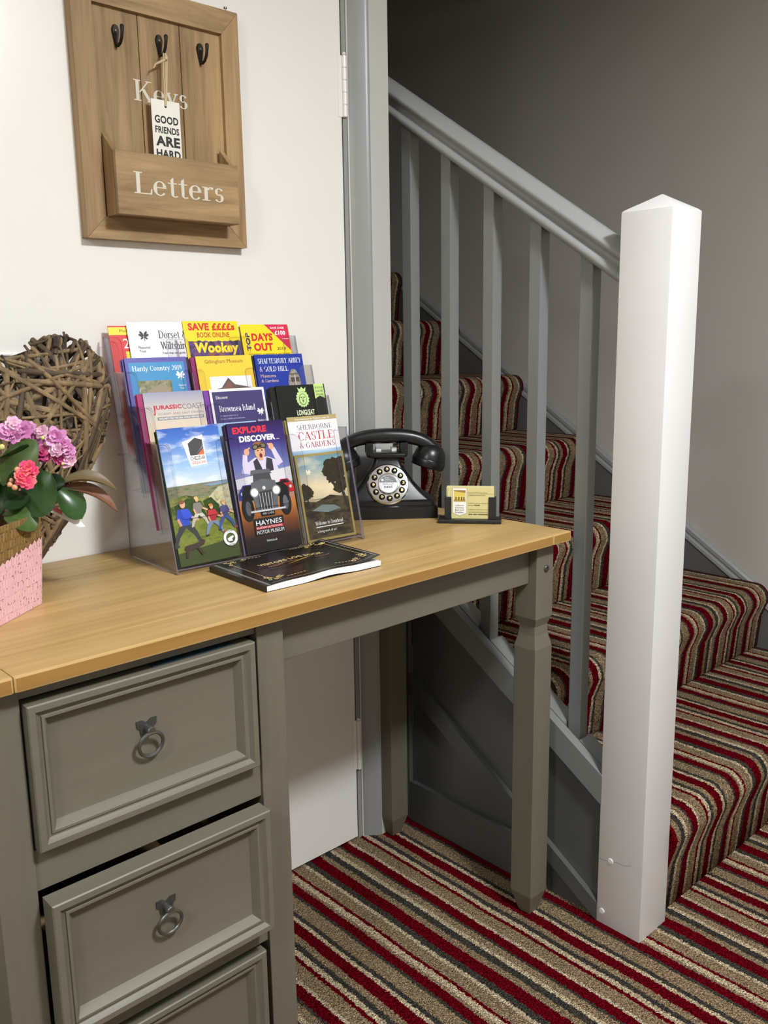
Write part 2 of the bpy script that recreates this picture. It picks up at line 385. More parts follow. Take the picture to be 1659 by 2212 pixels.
def leg(x, y, full):
    m = DESK_GREY; mb = MB()
    def rg(i, z): return ring(x + i, x + LW - i, y + i, y + LW - i, z)
    if full:
        mb.loft([rg(0.0115, 0.0), rg(0.0, 0.044), rg(0.0, 0.545), rg(0.0055, 0.569), rg(0.0065, 0.586), rg(0.0005, 0.6025), rg(0.0005, H - TH - .0003)], m)
    else:
        mb.loft([rg(0.0115, 0.0), rg(0.0, 0.044), rg(0.0, H - TH - .0003)], m)
    return mb.build('leg', DK, world=True, bevel=0.0016, seg=2)
lg = leg(LX, LY, True); leg(LX, -0.0600, True)
MB().lathe([(0.0066, 0), (0.0066, 0.0012), (0.0055, 0.0022), (0.0026, 0.0023), (0.0026, 0.0008), (0.0001, 0.0008)], (0.3635, LY, 0.694), (0, -1, 0), flat((88, 88, 86), 0.4, 0.7), 18).build('bolt_head', lg, world=True, smooth=30)
PX0, PX1 = -0.6165, -0.2205                       # drawer pedestal
def post_leg(x0, x1, y0, y1):
    mb = MB().loft([ring(x0, x1, y0, y1, 0.0), ring(x0, x1, y0, y1, H - TH - .0003)], DESK_GREY)
    return mb.build('leg', DK, world=True, bevel=0.0016, seg=2)
post_leg(PX0, -0.5735, LY, LY + 0.045); post_leg(-0.2635, PX1, LY, LY + 0.045)
post_leg(PX0, -0.5735, -0.05, -0.006); post_leg(-0.2635, PX1, -0.05, -0.006)
MB().box(PX1 - 0.016, PX1 - 0.004, LY + 0.0455, -0.0505, 0.06, H - TH - .0006, DESK_GREY).build('side_panel', DK, world=True)
MB().box(PX0 + 0.004, PX0 + 0.016, LY + 0.0455, -0.0505, 0.06, H - TH - .0006, DESK_GREY).build('side_panel', DK, world=True)
MB().box(PX1 + 0.0003, LX - 0.0003, -0.428, -0.410, 0.668, H - TH - .0003, DESK_GREY_X).build('apron', DK, world=True, bevel=0.0015)
MB().box(LX + 0.016, LX + 0.034, LY + LW + .0003, -0.0603, 0.668, H - TH - .0003, DESK_GREY).build('apron', DK, world=True, bevel=0.0015)
for z0, z1 in ((0.7235, H - TH - .0003), (0.4915, 0.5425), (0.2690, 0.3080), (0.04, 0.083)):
    MB().box(-0.5733, -0.2637, LY + 0.004, LY + 0.022, z0, z1, DESK_GREY_X).build('drawer_rail', DK, world=True, bevel=0.0008, seg=1)
def drawer(yf, z0, z1):
    x0, x1 = -0.5708, -0.2742; mb = MB(); m = DESK_GREY_X
    def lp(i, y): return [(x0 + i, y, z0 + i), (x1 - i, y, z0 + i), (x1 - i, y, z1 - i), (x0 + i, y, z1 - i)]
    mb.loft([lp(0, yf + 0.027), lp(0, yf + 0.0015), lp(0.0015, yf), lp(0.0085, yf), lp(0.0095, yf + .0015), lp(0.013, yf + 0.0055), lp(0.0155, yf + 0.0062), lp(0.0165, yf + 0.0045),
             lp(0.0195, yf + 0.0045), lp(0.0230, yf + 0.0095), lp(0.0265, yf + 0.0155), lp(0.028, yf + 0.0158)], m)
    dr = mb.build('drawer', DK, world=True, smooth=24)
    # box behind the front
    b = MB().box(x0 + 0.012, x1 - 0.012, yf + 0.0273, -0.07, z0 + 0.02, z0 + 0.028, flat((120, 96, 66), 0.7))
    for xa in (x0 + 0.012, x1 - 0.022): b.box(xa, xa + 0.010, yf + 0.0273, -0.07, z0 + 0.028, z1 - 0.07, flat((120, 96, 66), 0.7))
    b.build('drawer_box', dr, world=True)
    # ring pull
    px = (x0 + x1) / 2 - 0.004; pz = (z0 + z1) / 2 + 0.0135; py = yf + 0.0158
    pl = [(-0.0135, 0.0100), (-0.0130, 0.0020), (-0.0090, -0.0010), (-0.0085, -0.0085), (-0.004, -0.0115), (0.004, -0.0115), (0.0085, -0.0085), (0.0090, -0.0010), (0.0130, 0.0020), (0.0135, 0.0100), (0.0055, 0.0100), (0.0, 0.0060), (-0.0055, 0.0100)]
    h = MB().prism(pl, lambda a, c, t: (px + a, py - 0.0016 * t, pz + c), flat((92, 90, 88), 0.45, 0.8))
    h.lathe([(0.0052, 0), (0.0050, 0.008), (0.0056, 0.0085), (0.0056, 0.0115), (0.0046, 0.0128), (0.0001, 0.0130)], (px, py - 0.0010, pz - 0.0015), (0, -1, 0), PEWTER, 18)
    h.torus((px, py - 0.0095, pz - 0.0195), (0.0, 1, 0.16), 0.0158, 0.0023, PEWTER)
    rp = h.build('ring_pull', dr, world=True, smooth=40); rp['label'] = 'dark pewter ring pull'
    return dr
drawer(-0.4585, 0.5450, 0.7190); drawer(-0.4765, 0.3110, 0.4880); drawer(-0.4530, 0.0860, 0.2635)
p = tag(MB().box(-0.415, -0.300, -0.447, -0.25, 0.7195, 0.7206, flat((18, 58, 76), 0.6)).build('paper_sheet', normals=True), 'blue paper sheet caught in the gap above the top desk drawer', 'paper')

# ------------------------------------------------------------------ lettering and flat print
TXT = {}
def sans(s, bold=0.0):
    k = ('n', s, bold)
    if k not in TXT:
        cu_ = bpy.data.curves.new('t', 'FONT'); cu_.body = s; cu_.resolution_u = 3; cu_.offset = bold; cu_.space_character = 1.0 + bold * 1.5
        o = bpy.data.objects.new('t', cu_); me = o.to_mesh()
        vs = [(v.co.x, v.co.y) for v in me.vertices]; fs = [list(p.vertices) for p in me.polygons]
        o.to_mesh_clear(); bpy.data.objects.remove(o); bpy.data.curves.remove(cu_)
        TXT[k] = norm(vs, fs)
    return TXT[k]
def norm(vs, fs):
    xa = min(v[0] for v in vs); xb = max(v[0] for v in vs); ya = min(v[1] for v in vs); yb = max(v[1] for v in vs)
    return [((v[0] - xa) / (xb - xa), (v[1] - ya) / (yb - ya)) for v in vs], fs
class G2:
    def __init__(s): s.v = []; s.f = []
    def q(s, *pts): k = len(s.v); s.v += pts; s.f.append(list(range(k, k + len(pts))))
T, h_, X = 0.145, 0.05, 0.66
def gstem(g, x, y0, y1, b=3, t=3):
    g.q((x, y0), (x + T, y0), (x + T, y1), (x, y1))
    for y, k, d in ((y0, b, 0), (y1 - h_, t, 0)):
        if k: g.q((x - (0.09 if k & 1 else 0), y), (x + T + (0.09 if k & 2 else 0), y), (x + T + (0.09 if k & 2 else 0), y + h_), (x - (0.09 if k & 1 else 0), y + h_))
def gdiag(g, x0, y0, x1, y1, w): g.q((x0, y0), (x0 + w, y0), (x1 + w, y1), (x1, y1))
def garc(g, cx, cy, rx, ry, a0, a1, th=T, tn=h_):
    n = max(6, int(abs(a1 - a0) / 18)); P_ = []
    for i in range(n + 1):
        a = R(a0 + (a1 - a0) * i / n); w = tn + (th - tn) * abs(math.cos(a)) ** 1.4; c, s = math.cos(a), math.sin(a)
        P_.append(((cx + rx * c, cy + ry * s), (cx + (rx - w) * c, cy + (ry - tn - (w - tn) * 0.15) * s)))
    for i in range(n): g.q(P_[i][0], P_[i + 1][0], P_[i + 1][1], P_[i][1])
def gbar(g, x0, x1, y, h=None): h = h or h_; g.q((x0, y), (x1, y), (x1, y + h), (x0, y + h))
def serif_at(g, x, y, w=0.30): gbar(g, x - w / 2, x + w / 2, y)
GL = {
 'K': (.86, lambda g: (gstem(g, .1, 0, 1), gdiag(g, .24, .42, .64, 1, .065), gdiag(g, .66, 0, .34, .60, .16), serif_at(g, .68, .95, .26), serif_at(g, .74, 0, .30))),
 'e': (.58, lambda g: (garc(g, .28, .33, .26, .35, 12, 320), gbar(g, .06, .53, .34))),
 'y': (.60, lambda g: (gdiag(g, .24, 0, .03, X, .14), gdiag(g, .14, -.26, .47, X, .06), serif_at(g, .1, X - h_, .26), serif_at(g, .5, X - h_, .2), gbar(g, .06, .22, -.30, .08))),
 's': (.48, lambda g: (garc(g, .23, .48, .18, .19, 25, 270, .12), garc(g, .22, .18, .20, .20, 90, -155, .13))),
 'L': (.72, lambda g: (gstem(g, .1, 0, 1, 1), gbar(g, .1, .66, 0), g.q((.60, 0), (.68, 0), (.70, .26), (.66, .26)))),
 't': (.42, lambda g: (g.q((.13, .12), (.25, .12), (.25, .92), (.13, .80)), gbar(g, .02, .38, X - h_), garc(g, .29, .14, .16, .16, 180, 320, .11))),
 'r': (.48, lambda g: (gstem(g, .08, 0, X, 3, 1), garc(g, .34, .50, .14, .17, 60, 170, .10), g.q((.34, .56), (.46, .56), (.46, .66), (.36, .68)))),
 'D': (.86, lambda g: (gstem(g, .1, 0, 1, 1, 1), garc(g, .34, .5, .46, .5, -90, 90), gbar(g, .1, .36, 0), gbar(g, .1, .36, .95))),
 'o': (.60, lambda g: garc(g, .29, .33, .27, .35, 0, 360)),
 'W': (1.15, lambda g: (gdiag(g, .30, 0, .06, 1, .14), gdiag(g, .33, 0, .56, 1, .055), gdiag(g, .76, 0, .50, 1, .14), gdiag(g, .80, 0, 1.04, 1, .055), serif_at(g, .13, .95), serif_at(g, 1.05, .95, .26))),
 'i': (.32, lambda g: (gstem(g, .09, 0, X, 3, 1), garc(g, .165, .88, .085, .085, 0, 360, .08, .08))),
 'l': (.32, lambda g: gstem(g, .09, 0, 1, 3, 1)),
 'h': (.66, lambda g: (gstem(g, .08, 0, 1, 3, 1), garc(g, .33, .42, .235, .26, 0, 165), gstem(g, .42, 0, .44, 3, 0))),
 'n': (.66, lambda g: (gstem(g, .08, 0, X, 3, 1), garc(g, .33, .42, .235, .26, 0, 165), gstem(g, .42, 0, .44, 3, 0))),
 'm': (.98, lambda g: (gstem(g, .08, 0, X, 3, 1), garc(g, .31, .42, .215, .26, 0, 165), gstem(g, .38, 0, .44, 3, 0), garc(g, .63, .42, .215, .26, 0, 165), gstem(g, .70, 0, .44, 3, 0))),
 'u': (.66, lambda g: (gstem(g, .08, .22, X, 0, 1), garc(g, .31, .24, .235, .26, 180, 345), gstem(g, .42, 0, X, 2, 1))),
 'a': (.56, lambda g: (gstem(g, .34, 0, .46, 2, 0), garc(g, .27, .45, .215, .23, 0, 150), garc(g, .24, .19, .20, .20, 0, 360, .12))),
 'd': (.64, lambda g: (garc(g, .29, .33, .26, .35, 40, 330), gstem(g, .40, 0, 1, 2, 1))),
 'b': (.64, lambda g: (gstem(g, .08, 0, 1, 0, 1), garc(g, .33, .33, .26, .35, -140, 140))),
 'p': (.64, lambda g: (gstem(g, .08, -.3, X, 3, 1), garc(g, .33, .33, .26, .35, -140, 140))),
 'g': (.58, lambda g: (garc(g, .27, .42, .22, .26, 0, 360), garc(g, .27, -.08, .25, .2, 0, 360, .1), gbar(g, .4, .56, .58))),
 'v': (.60, lambda g: (gdiag(g, .24, 0, .03, X, .14), gdiag(g, .28, 0, .47, X, .06), serif_at(g, .1, X - h_, .26), serif_at(g, .5, X - h_, .2))),
 'w': (.88, lambda g: (gdiag(g, .20, 0, .04, X, .13), gdiag(g, .24, 0, .42, X, .055), gdiag(g, .54, 0, .37, X, .13), gdiag(g, .59, 0, .76, X, .055), serif_at(g, .1, X - h_, .24), serif_at(g, .78, X - h_, .2))),
 'k': (.64, lambda g: (gstem(g, .08, 0, 1, 3, 1), gdiag(g, .2, .28, .46, X, .06), gdiag(g, .46, 0, .26, .40, .14), serif_at(g, .54, 0, .24))),
 'f': (.38, lambda g: (gstem(g, .10, 0, .8, 3, 0), garc(g, .28, .8, .18, .2, 70, 180, T), gbar(g, .02, .36, X - h_))),
 'c': (.52, lambda g: garc(g, .28, .33, .26, .35, 45, 320)),
 'H': (.92, lambda g: (gstem(g, .1, 0, 1), gstem(g, .64, 0, 1), gbar(g, .2, .7, .49))),
 'N': (.92, lambda g: (gstem(g, .10, 0, 1, 3, 1), gdiag(g, .62, 0, .12, 1, .14), g.q((.68, 0), (.75, 0), (.75, 1), (.68, 1)), serif_at(g, .71, .95, .26))),
 'C': (.76, lambda g: (garc(g, .42, .5, .37, .52, 42, 318), g.q((.68, .66), (.72, .66), (.72, .96), (.68, .96)))),
 'G': (.84, lambda g: (garc(g, .42, .5, .37, .52, 42, 330), gstem(g, .60, .04, .42, 0, 3))),
 'O': (.84, lambda g: garc(g, .42, .5, .38, .52, 0, 360)),
 'B': (.74, lambda g: (gstem(g, .1, 0, 1, 1, 1), garc(g, .34, .75, .28, .25, -90, 90), garc(g, .34, .27, .34, .27, -90, 90), gbar(g, .1, .36, 0), gbar(g, .1, .36, .95), gbar(g, .1, .36, .5))),
 'R': (.80, lambda g: (gstem(g, .1, 0, 1), garc(g, .34, .74, .29, .26, -90, 90), gbar(g, .1, .36, .48), gbar(g, .1, .36, .95), gdiag(g, .62, 0, .38, .5, .15), serif_at(g, .74, 0, .22))),
 'S': (.64, lambda g: (garc(g, .31, .74, .24, .27, 25, 270, .15), garc(g, .30, .26, .27, .28, 90, -155, .15))),
 'I': (.38, lambda g: gstem(g, .11, 0, 1)),
 'T': (.76, lambda g: (gstem(g, .31, 0, 1, 3, 0), gbar(g, .03, .73, .95), g.q((.03, .74), (.07, .74), (.09, 1), (.03, 1)), g.q((.69, .74), (.73, .74), (.73, 1), (.67, 1)))),
 'E': (.72, lambda g: (gstem(g, .1, 0, 1, 1, 1), gbar(g, .1, .64, 0), gbar(g, .1, .62, .95), gbar(g, .1, .48, .49), g.q((.60, 0), (.66, 0), (.68, .24), (.65, .24)), g.q((.58, .78), (.62, .78), (.62, 1), (.57, 1)))),
 'A': (.84, lambda g: (gdiag(g, .06, 0, .38, 1, .055), gdiag(g, .62, 0, .34, 1, .15), gbar(g, .2, .62, .32), serif_at(g, .09, 0, .24), serif_at(g, .70, 0, .28))),
 'F': (.68, lambda g: (gstem(g, .1, 0, 1, 3, 1), gbar(g, .1, .62, .95), gbar(g, .1, .48, .49), g.q((.58, .78), (.62, .78), (.62, 1), (.57, 1)))),
 'U': (.86, lambda g: (gstem(g, .1, .34, 1, 0, 3), g.q((.66, .34), (.72, .34), (.72, 1), (.66, 1)), serif_at(g, .69, .95, .26), garc(g, .41, .34, .31, .36, 180, 360))),
 'Y': (.80, lambda g: (gstem(g, .33, 0, .46, 3, 0), gdiag(g, .33, .44, .05, 1, .15), gdiag(g, .42, .44, .66, 1, .06), serif_at(g, .12, .95, .28), serif_at(g, .68, .95, .24))),
 '&': (.84, lambda g: (garc(g, .36, .76, .17, .22, 0, 360, .1), garc(g, .34, .27, .28, .29, 60, 300), gdiag(g, .64, 0, .22, .72, .13), gdiag(g, .56, .20, .72, .50, .05))),
 '2': (.56, lambda g: (garc(g, .27, .70, .21, .30, -40, 165), gdiag(g, .06, .05, .34, .52, .09), gbar(g, .05, .50, 0, .09))),
 '0': (.58, lambda g: garc(g, .29, .5, .24, .52, 0, 360)),
 '1': (.40, lambda g: (gstem(g, .14, 0, 1, 3, 0), gdiag(g, .03, .84, .16, .94, .05))),
 '9': (.58, lambda g: (garc(g, .28, .66, .23, .34, 0, 360), garc(g, .22, .55, .29, .56, -80, 20))),
 "'": (.22, lambda g: gdiag(g, .07, .74, .10, 1, .08)), '.': (.25, lambda g: gbar(g, .06, .18, 0, .12)), ' ': (.34, lambda g: None),
}
def serif(s):
    k = ('s', s)
    if k not in TXT:
        g = G2(); x = 0.0; vs = []; fs = []
        for ch in s:
            a, fn = GL[ch]; g = G2(); fn(g); n = len(vs)
            vs += [(p_[0] + x, p_[1]) for p_ in g.v]; fs += [[n + i for i in f] for f in g.f]; x += a
        TXT[k] = norm(vs, fs)
    return TXT[k]
class Print:
    """flat ink on a sheet: x to the right, y up, measured in metres from the lower left corner"""
    def __init__(s, mb, fn): s.mb = mb; s.fn = fn; s.l = 0
    def poly(s, pts, mat, l=None):
        s.l += 1; s.mb.add([s.fn(x, y, s.l) for x, y in pts], [list(range(len(pts)))], mat)
    def rect(s, x0, y0, x1, y1, mat): s.poly([(x0, y0), (x1, y0), (x1, y1), (x0, y1)], mat)
    def ell(s, cx, cy, rx, ry, mat, n=18, a0=0.0):
        s.poly([(cx + rx * math.cos(2 * math.pi * i / n) * math.cos(a0) - ry * math.sin(2 * math.pi * i / n) * math.sin(a0), cy + rx * math.cos(2 * math.pi * i / n) * math.sin(a0) + ry * math.sin(2 * math.pi * i / n) * math.cos(a0)) for i in range(n)], mat)
    def line(s, x0, y0, x1, y1, w, mat, w1=None):
        w1 = w if w1 is None else w1; d = Vector((x1 - x0, y1 - y0)); d.normalize(); nx_, ny_ = -d.y, d.x
        s.poly([(x0 + nx_ * w / 2, y0 + ny_ * w / 2), (x1 + nx_ * w1 / 2, y1 + ny_ * w1 / 2), (x1 - nx_ * w1 / 2, y1 - ny_ * w1 / 2), (x0 - nx_ * w / 2, y0 - ny_ * w / 2)], mat)
    def ring(s, cx, cy, r0, r1, mat, a0=0, a1=360, n=24):
        s.l += 1
        for i in range(n):
            a, b = R(a0 + (a1 - a0) * i / n), R(a0 + (a1 - a0) * (i + 1) / n)
            s.mb.add([s.fn(cx + r * math.cos(t), cy + r * math.sin(t), s.l) for r, t in ((r0, a), (r1, a), (r1, b), (r0, b))], [(0, 1, 2, 3)], mat)
    def text(s, t, x0, y0, x1, y1, mat, kind='n', bold=0.0, rot=0.0, slant=0.0):
        vs, fs = serif(t) if kind == 's' else sans(t, bold)
        s.l += 1; W_, H_ = x1 - x0, y1 - y0; c, sn = math.cos(rot), math.sin(rot)
        out = []
        if kind == 's':
            for i, fc in enumerate(fs):
                o_ = []
                for k in fc:
                    px, py = vs[k][0] * W_, vs[k][1] * H_
                    o_.append(s.fn(x0 + px * c - py * sn, y0 + px * sn + py * c, s.l + 0.12 * (i % 24)))
                s.mb.add(o_, [list(range(len(fc)))], mat)
            s.l += 2
            return
        for a, b in vs:
            px, py = a * W_ + slant * b * H_, b * H_
            out.append(s.fn(x0 + px * c - py * sn, y0 + px * sn + py * c, s.l))
        s.mb.add(out, fs, mat)

# ------------------------------------------------------------------ key and letter rack on the door
ra0, ra1, rz0, rz1, ry = -0.2554, 0.0404, 1.2644, 1.6471, -0.020
RK = thing('letter_rack', 'brown wooden key and letter rack with three hooks hanging on the white door', 'letter rack', (-0.1075, 0.0, rz0))
i0, i1, iz0, iz1 = -0.2220, 0.0068, 1.2985, 1.6085
mb = MB(); gx = (-0.1435, -0.0690)
for a, b in ((i0 - .004, gx[0] - .0006), (gx[0] + .0006, gx[1] - .0006), (gx[1] + .0006, i1 + .004)):
    mb.box(a, b, -0.0125, -0.004, iz0 - .004, iz1 + .004, RACK_V)
bp = mb.build('back_panel', RK, world=True, bevel=0.0006, seg=1)
bt = MB(); P_ = Print(bt, lambda x, y, l: (x, -0.0127 - 0.00005 * l, y))
P_.text('Keys', -0.1570, 1.4715, -0.0610, 1.5120, CREAM_TXT, 's')
bt.build('keys_lettering', bp, world=True, normals=False)
f = 0.0
def frame(pts, mat, y0=-0.020, y1=-0.0003):
    return MB().prism(pts, lambda a, b, t: (a, y1 + (y0 - y1) * t, b), mat).build('frame_rail', RK, world=True, bevel=0.0009, seg=1)
e = 0.0003
frame([(ra0, rz0 + e), (i0, iz0 + e), (i0, iz1 - e), (ra0, rz1 - e)], RACK_V)
frame([(ra1, rz0 + e), (i1, iz0 + e), (i1, iz1 - e), (ra1, rz1 - e)], RACK_V)
frame([(ra0 + e, rz1), (ra1 - e, rz1), (i1 - e, iz1), (i0 + e, iz1)], RACK_H)
frame([(ra0 + e, rz0), (ra1 - e, rz0), (i1 - e, iz0), (i0 + e, iz0)], RACK_H)
MB().lathe([(0.0012, 0), (0.0012, 0.006), (0.003, 0.0065), (0.003, 0.009), (0.0001, 0.0095)], (0.0225, -0.012, rz1 - 0.001), (0, 0, 1), PEWTER, 10).build('hanging_screw', RK, world=True, smooth=40)
py = -0.060                                        # letter pocket
mb = MB().box(-0.2205, 0.0006, py, py + 0.009, 1.2980, 1.3925, RACK_H)
pf_ = mb.build('letter_pocket', RK, world=True, bevel=0.0009, seg=1)
bt = MB(); P_ = Print(bt, lambda x, y, l: (x, py - 0.0002 - 0.00005 * l, y))
P_.text('Letters', -0.1925, 1.3305, -0.0300, 1.3635, CREAM_TXT, 's')
bt.build('letters_lettering', pf_, world=True, normals=False)
for xa in (-0.2205, -0.0084):
    MB().prism([(py + .0093, 1.2982), (-0.0202, 1.2982), (-0.0202, 1.4225), (py + .0093, 1.3925)], lambda a, b, t: (xa + 0.0088 * t, a, b), RACK_V).build('pocket_side', RK, world=True, bevel=0.0007, seg=1)
MB().box(-0.2115, -0.0086, py + .0093, -0.0128, 1.2985, 1.3065, RACK_H).build('pocket_floor', RK, world=True)
def hook(hx, hzt):
    mb = MB(); prof = []
    out = [(0.0, 0.0), (0.0042, -0.0020), (0.0066, -0.0070), (0.0068, -0.0110), (0.0050, -0.0195), (0.0030, -0.0285), (0.0014, -0.0330), (0.0, -0.0345)]
    pl = out + [(-a, b) for a, b in out[-2:0:-1]]
    mb.prism(pl, lambda a, b, t: (hx + a * (1 - 0.25 * t), -0.0128 - 0.0030 * t, hzt + b * (1 - 0.06 * t) - 0.001 * t), DARK_IRON)
    pts = [(hx, -0.0135, hzt - 0.031), (hx, -0.020, hzt - 0.0325), (hx, -0.027, hzt - 0.0300), (hx, -0.0325, hzt - 0.0235), (hx, -0.0350, hzt - 0.0150), (hx, -0.0355, hzt - 0.0085)]
    mb.tube(pts, [0.0022, 0.0024, 0.0024, 0.0024, 0.0026, 0.0032], DARK_IRON, 10)
    mb.lathe([(0.0032, 0), (0.0030, 0.0018), (0.0016, 0.0030), (0.0001, 0.0034)], (hx, -0.0355, hzt - 0.0085), (0, 0, 1), DARK_IRON, 10)
    mb.lathe([(0.0024, 0), (0.0022, 0.0008), (0.0001, 0.0012)], (hx, -0.0157, hzt - 0.010), (0, -1, 0), flat((80, 74, 68), 0.4, 0.7), 10)
    mb.build('hook', RK, world=True, smooth=45)
for hx, hzt in ((-0.1822, 1.5860), (-0.1075, 1.5862), (-0.0322, 1.5882)): hook(hx, hzt)
# paper tag on a raffia loop, hung from the middle hook and tucked into the pocket
TG = thing('hanging_tag', 'white tag printed with black capitals hung on twine from the middle hook', 'tag', (-0.1105, -0.028, 1.392))
mb = MB().box(-0.1372, -0.0862, -0.0292, -0.0282, 1.352, 1.4835, flat((232, 228, 218), 0.6))
P_ = Print(mb, lambda x, y, l: (x, -0.0293 - 0.00004 * l, y)); K = flat((34, 32, 32), 0.6)
P_.ell(-0.1117, 1.4745, 0.0022, 0.0022, flat((70, 60, 48), 0.8))
P_.text('GOOD', -0.1325, 1.4480, -0.0900, 1.4600, K, bold=0.035); P_.text('FRIENDS', -0.1325, 1.4330, -0.0895, 1.4435, K, bold=0.03)
P_.text('ARE', -0.1325, 1.4135, -0.0890, 1.4290, K, bold=0.04); P_.text('HARD', -0.1325, 1.3960, -0.0890, 1.4085, K, bold=0.035)
mb.build('card', TG, world=True, normals=False)
raf = flat((196, 176, 138), 0.8)
mb = MB()
for dx, k in ((-0.0022, 0), (0.0022, 1), (0.0006, 2)):
    mb.tube([(-0.1075 + dx, -0.0285, 1.5545), (-0.1085 + dx * 1.5, -0.0320, 1.5480), (-0.1100 + dx * 1.3, -0.0310, 1.520), (-0.1110 + dx * 0.8, -0.0305, 1.493), (-0.1117 + dx * 0.3, -0.0302, 1.4745)], 0.00115, raf, 6)
mb.lathe([(0.0001, -.004), (0.003, -.002), (0.003, .002), (0.0001, .004)], (-0.1083, -0.0335, 1.5460), (0.3, 0, 1), raf, 8)
mb.tube([(-0.1085, -0.0335, 1.5450), (-0.118, -0.0335, 1.5395), (-0.127, -0.0325, 1.5345), (-0.1305, -0.0315, 1.5280)], [0.0016, 0.0018, 0.0015, 0.0008], raf, 6)
mb.build('twine', TG, world=True, smooth=50)

# ------------------------------------------------------------------ leaflet holder of clear acrylic
HR = R(-3.0); HO = Vector((-0.2519, -0.2261, 0.7602)); SL = 0.235; TH_ = math.atan(SL); HW = 0.3575
HD = thing('leaflet_holder', 'clear acrylic leaflet holder with four stepped rows standing on the desk', 'leaflet holder', HO, (0, 0, HR))
TV, TZ = 0.0495, 0.0525
def ac(mb, poly, fn): return mb.prism(poly, fn, AC, AC_E)
side = [(0.0, 0.0), (0.166, 0.0), (0.168, 0.163), (0.2125, 0.3525), (0.199, 0.3505)]
for k in (3, 2, 1, 0):
    v0, z0 = TV * k, TZ * k
    side.append((v0 + SL * 0.193, z0 + 0.193))
    if k: side.append((v0 + SL * (0.193 - TZ), z0 + 0.193 - TZ))
side = [side[0], side[1], side[2], side[3]] + side[5:]
for ua in (0.0, HW - 0.0022):
    ac(MB(), side, lambda a, b, t: (ua + 0.0022 * t, a, b)).build('side_panel', HD)
PW = (HW - 0.0022) / 3
def front_outline():
    L_ = 0.193 / math.cos(TH_); pts = [(0, 0), (HW, 0)]; r = 0.009; nb = 0.082
    def arc(cx, cy, rr, a0, a1): return [(cx + rr * math.cos(R(a0 + (a1 - a0) * i / 5)), cy + rr * math.sin(R(a0 + (a1 - a0) * i / 5))) for i in range(6)]
    pts.append((HW, L_))
    for i in (2, 1, 0):
        xr = PW * (i + 1) + 0.0011 - (0.027 if i == 2 else 0.020); xl = PW * i + 0.0011 + 0.020
        pts += arc(xr + r, L_ - r, r, 90, 180) + arc(xr - r, nb + r, r, 0, -90) + arc(xl + r, nb + r, r, 270, 180) + arc(xl - r, L_ - r, r, 0, 90)
    pts.append((0, L_)); return pts
FO = front_outline(); cs, sn_ = math.cos(TH_), math.sin(TH_)
for k in range(4):
    v0, z0 = TV * k, TZ * k
    ac(MB(), FO, lambda a, b, t: (a, v0 + b * sn_ + 0.0020 * cs * t - .0023, z0 + b * cs - 0.0020 * sn_ * t + 0.0006)).build('front_panel', HD)
    ac(MB(), [(0.0024, v0 + 0.0008), (HW - .0024, v0 + .0008), (HW - .0024, v0 + 0.046), (0.0024, v0 + 0.046)], lambda a, b, t: (a, b, z0 + 0.0055 + 0.0020 * t)).build('pocket_floor', HD)
    for i in (1, 2):
        ua = PW * i
        ac(MB(), [(v0 + .003, z0 + .008), (v0 + 0.044, z0 + .008), (v0 + 0.044 + SL * .18, z0 + 0.188), (v0 + .003 + SL * .18, z0 + 0.188)], lambda a, b, t: (ua + 0.0020 * t, a, b)).build('divider', HD)
ac(MB(), [(0.0024, 0.165), (HW - .0024, 0.165), (HW - .0024, 0.345), (0.0024, 0.345)], lambda a, b, t: (a, 0.1675 + (b - 0.163) * 0.2348 + 0.002 * t, b)).build('back_panel', HD)

# ------------------------------------------------------------------ leaflets
def noise_mat(name, cols, scale, stretch=(1, 1, 1), rough=0.3, detail=6.0, lo=0.3, hi=0.7):
    m, N, L, P = newmat(name); tc = nd(N, 'ShaderNodeTexCoord'); mp = nd(N, 'ShaderNodeMapping'); mp.inputs['Scale'].default_value = stretch
    no = nd(N, 'ShaderNodeTexNoise', i_Scale=scale, i_Detail=detail, i_Roughness=0.62, i_Distortion=0.5); rp = nd(N, 'ShaderNodeValToRGB')
    L.new(tc.outputs['Object'], mp.inputs[0]); L.new(mp.outputs[0], no.inputs['Vector']); L.new(no.outputs['Fac'], rp.inputs['Fac']); L.new(rp.outputs[0], P.inputs['Base Color'])
    E_ = rp.color_ramp.elements; n = len(cols)
    for i, c in enumerate(cols):
        p_ = lo + (hi - lo) * i / (n - 1); e_ = E_[i] if i < 2 else E_.new(p_); e_.position = p_; e_.color = lin(c)
    P.inputs['Roughness'].default_value = rough
    return m
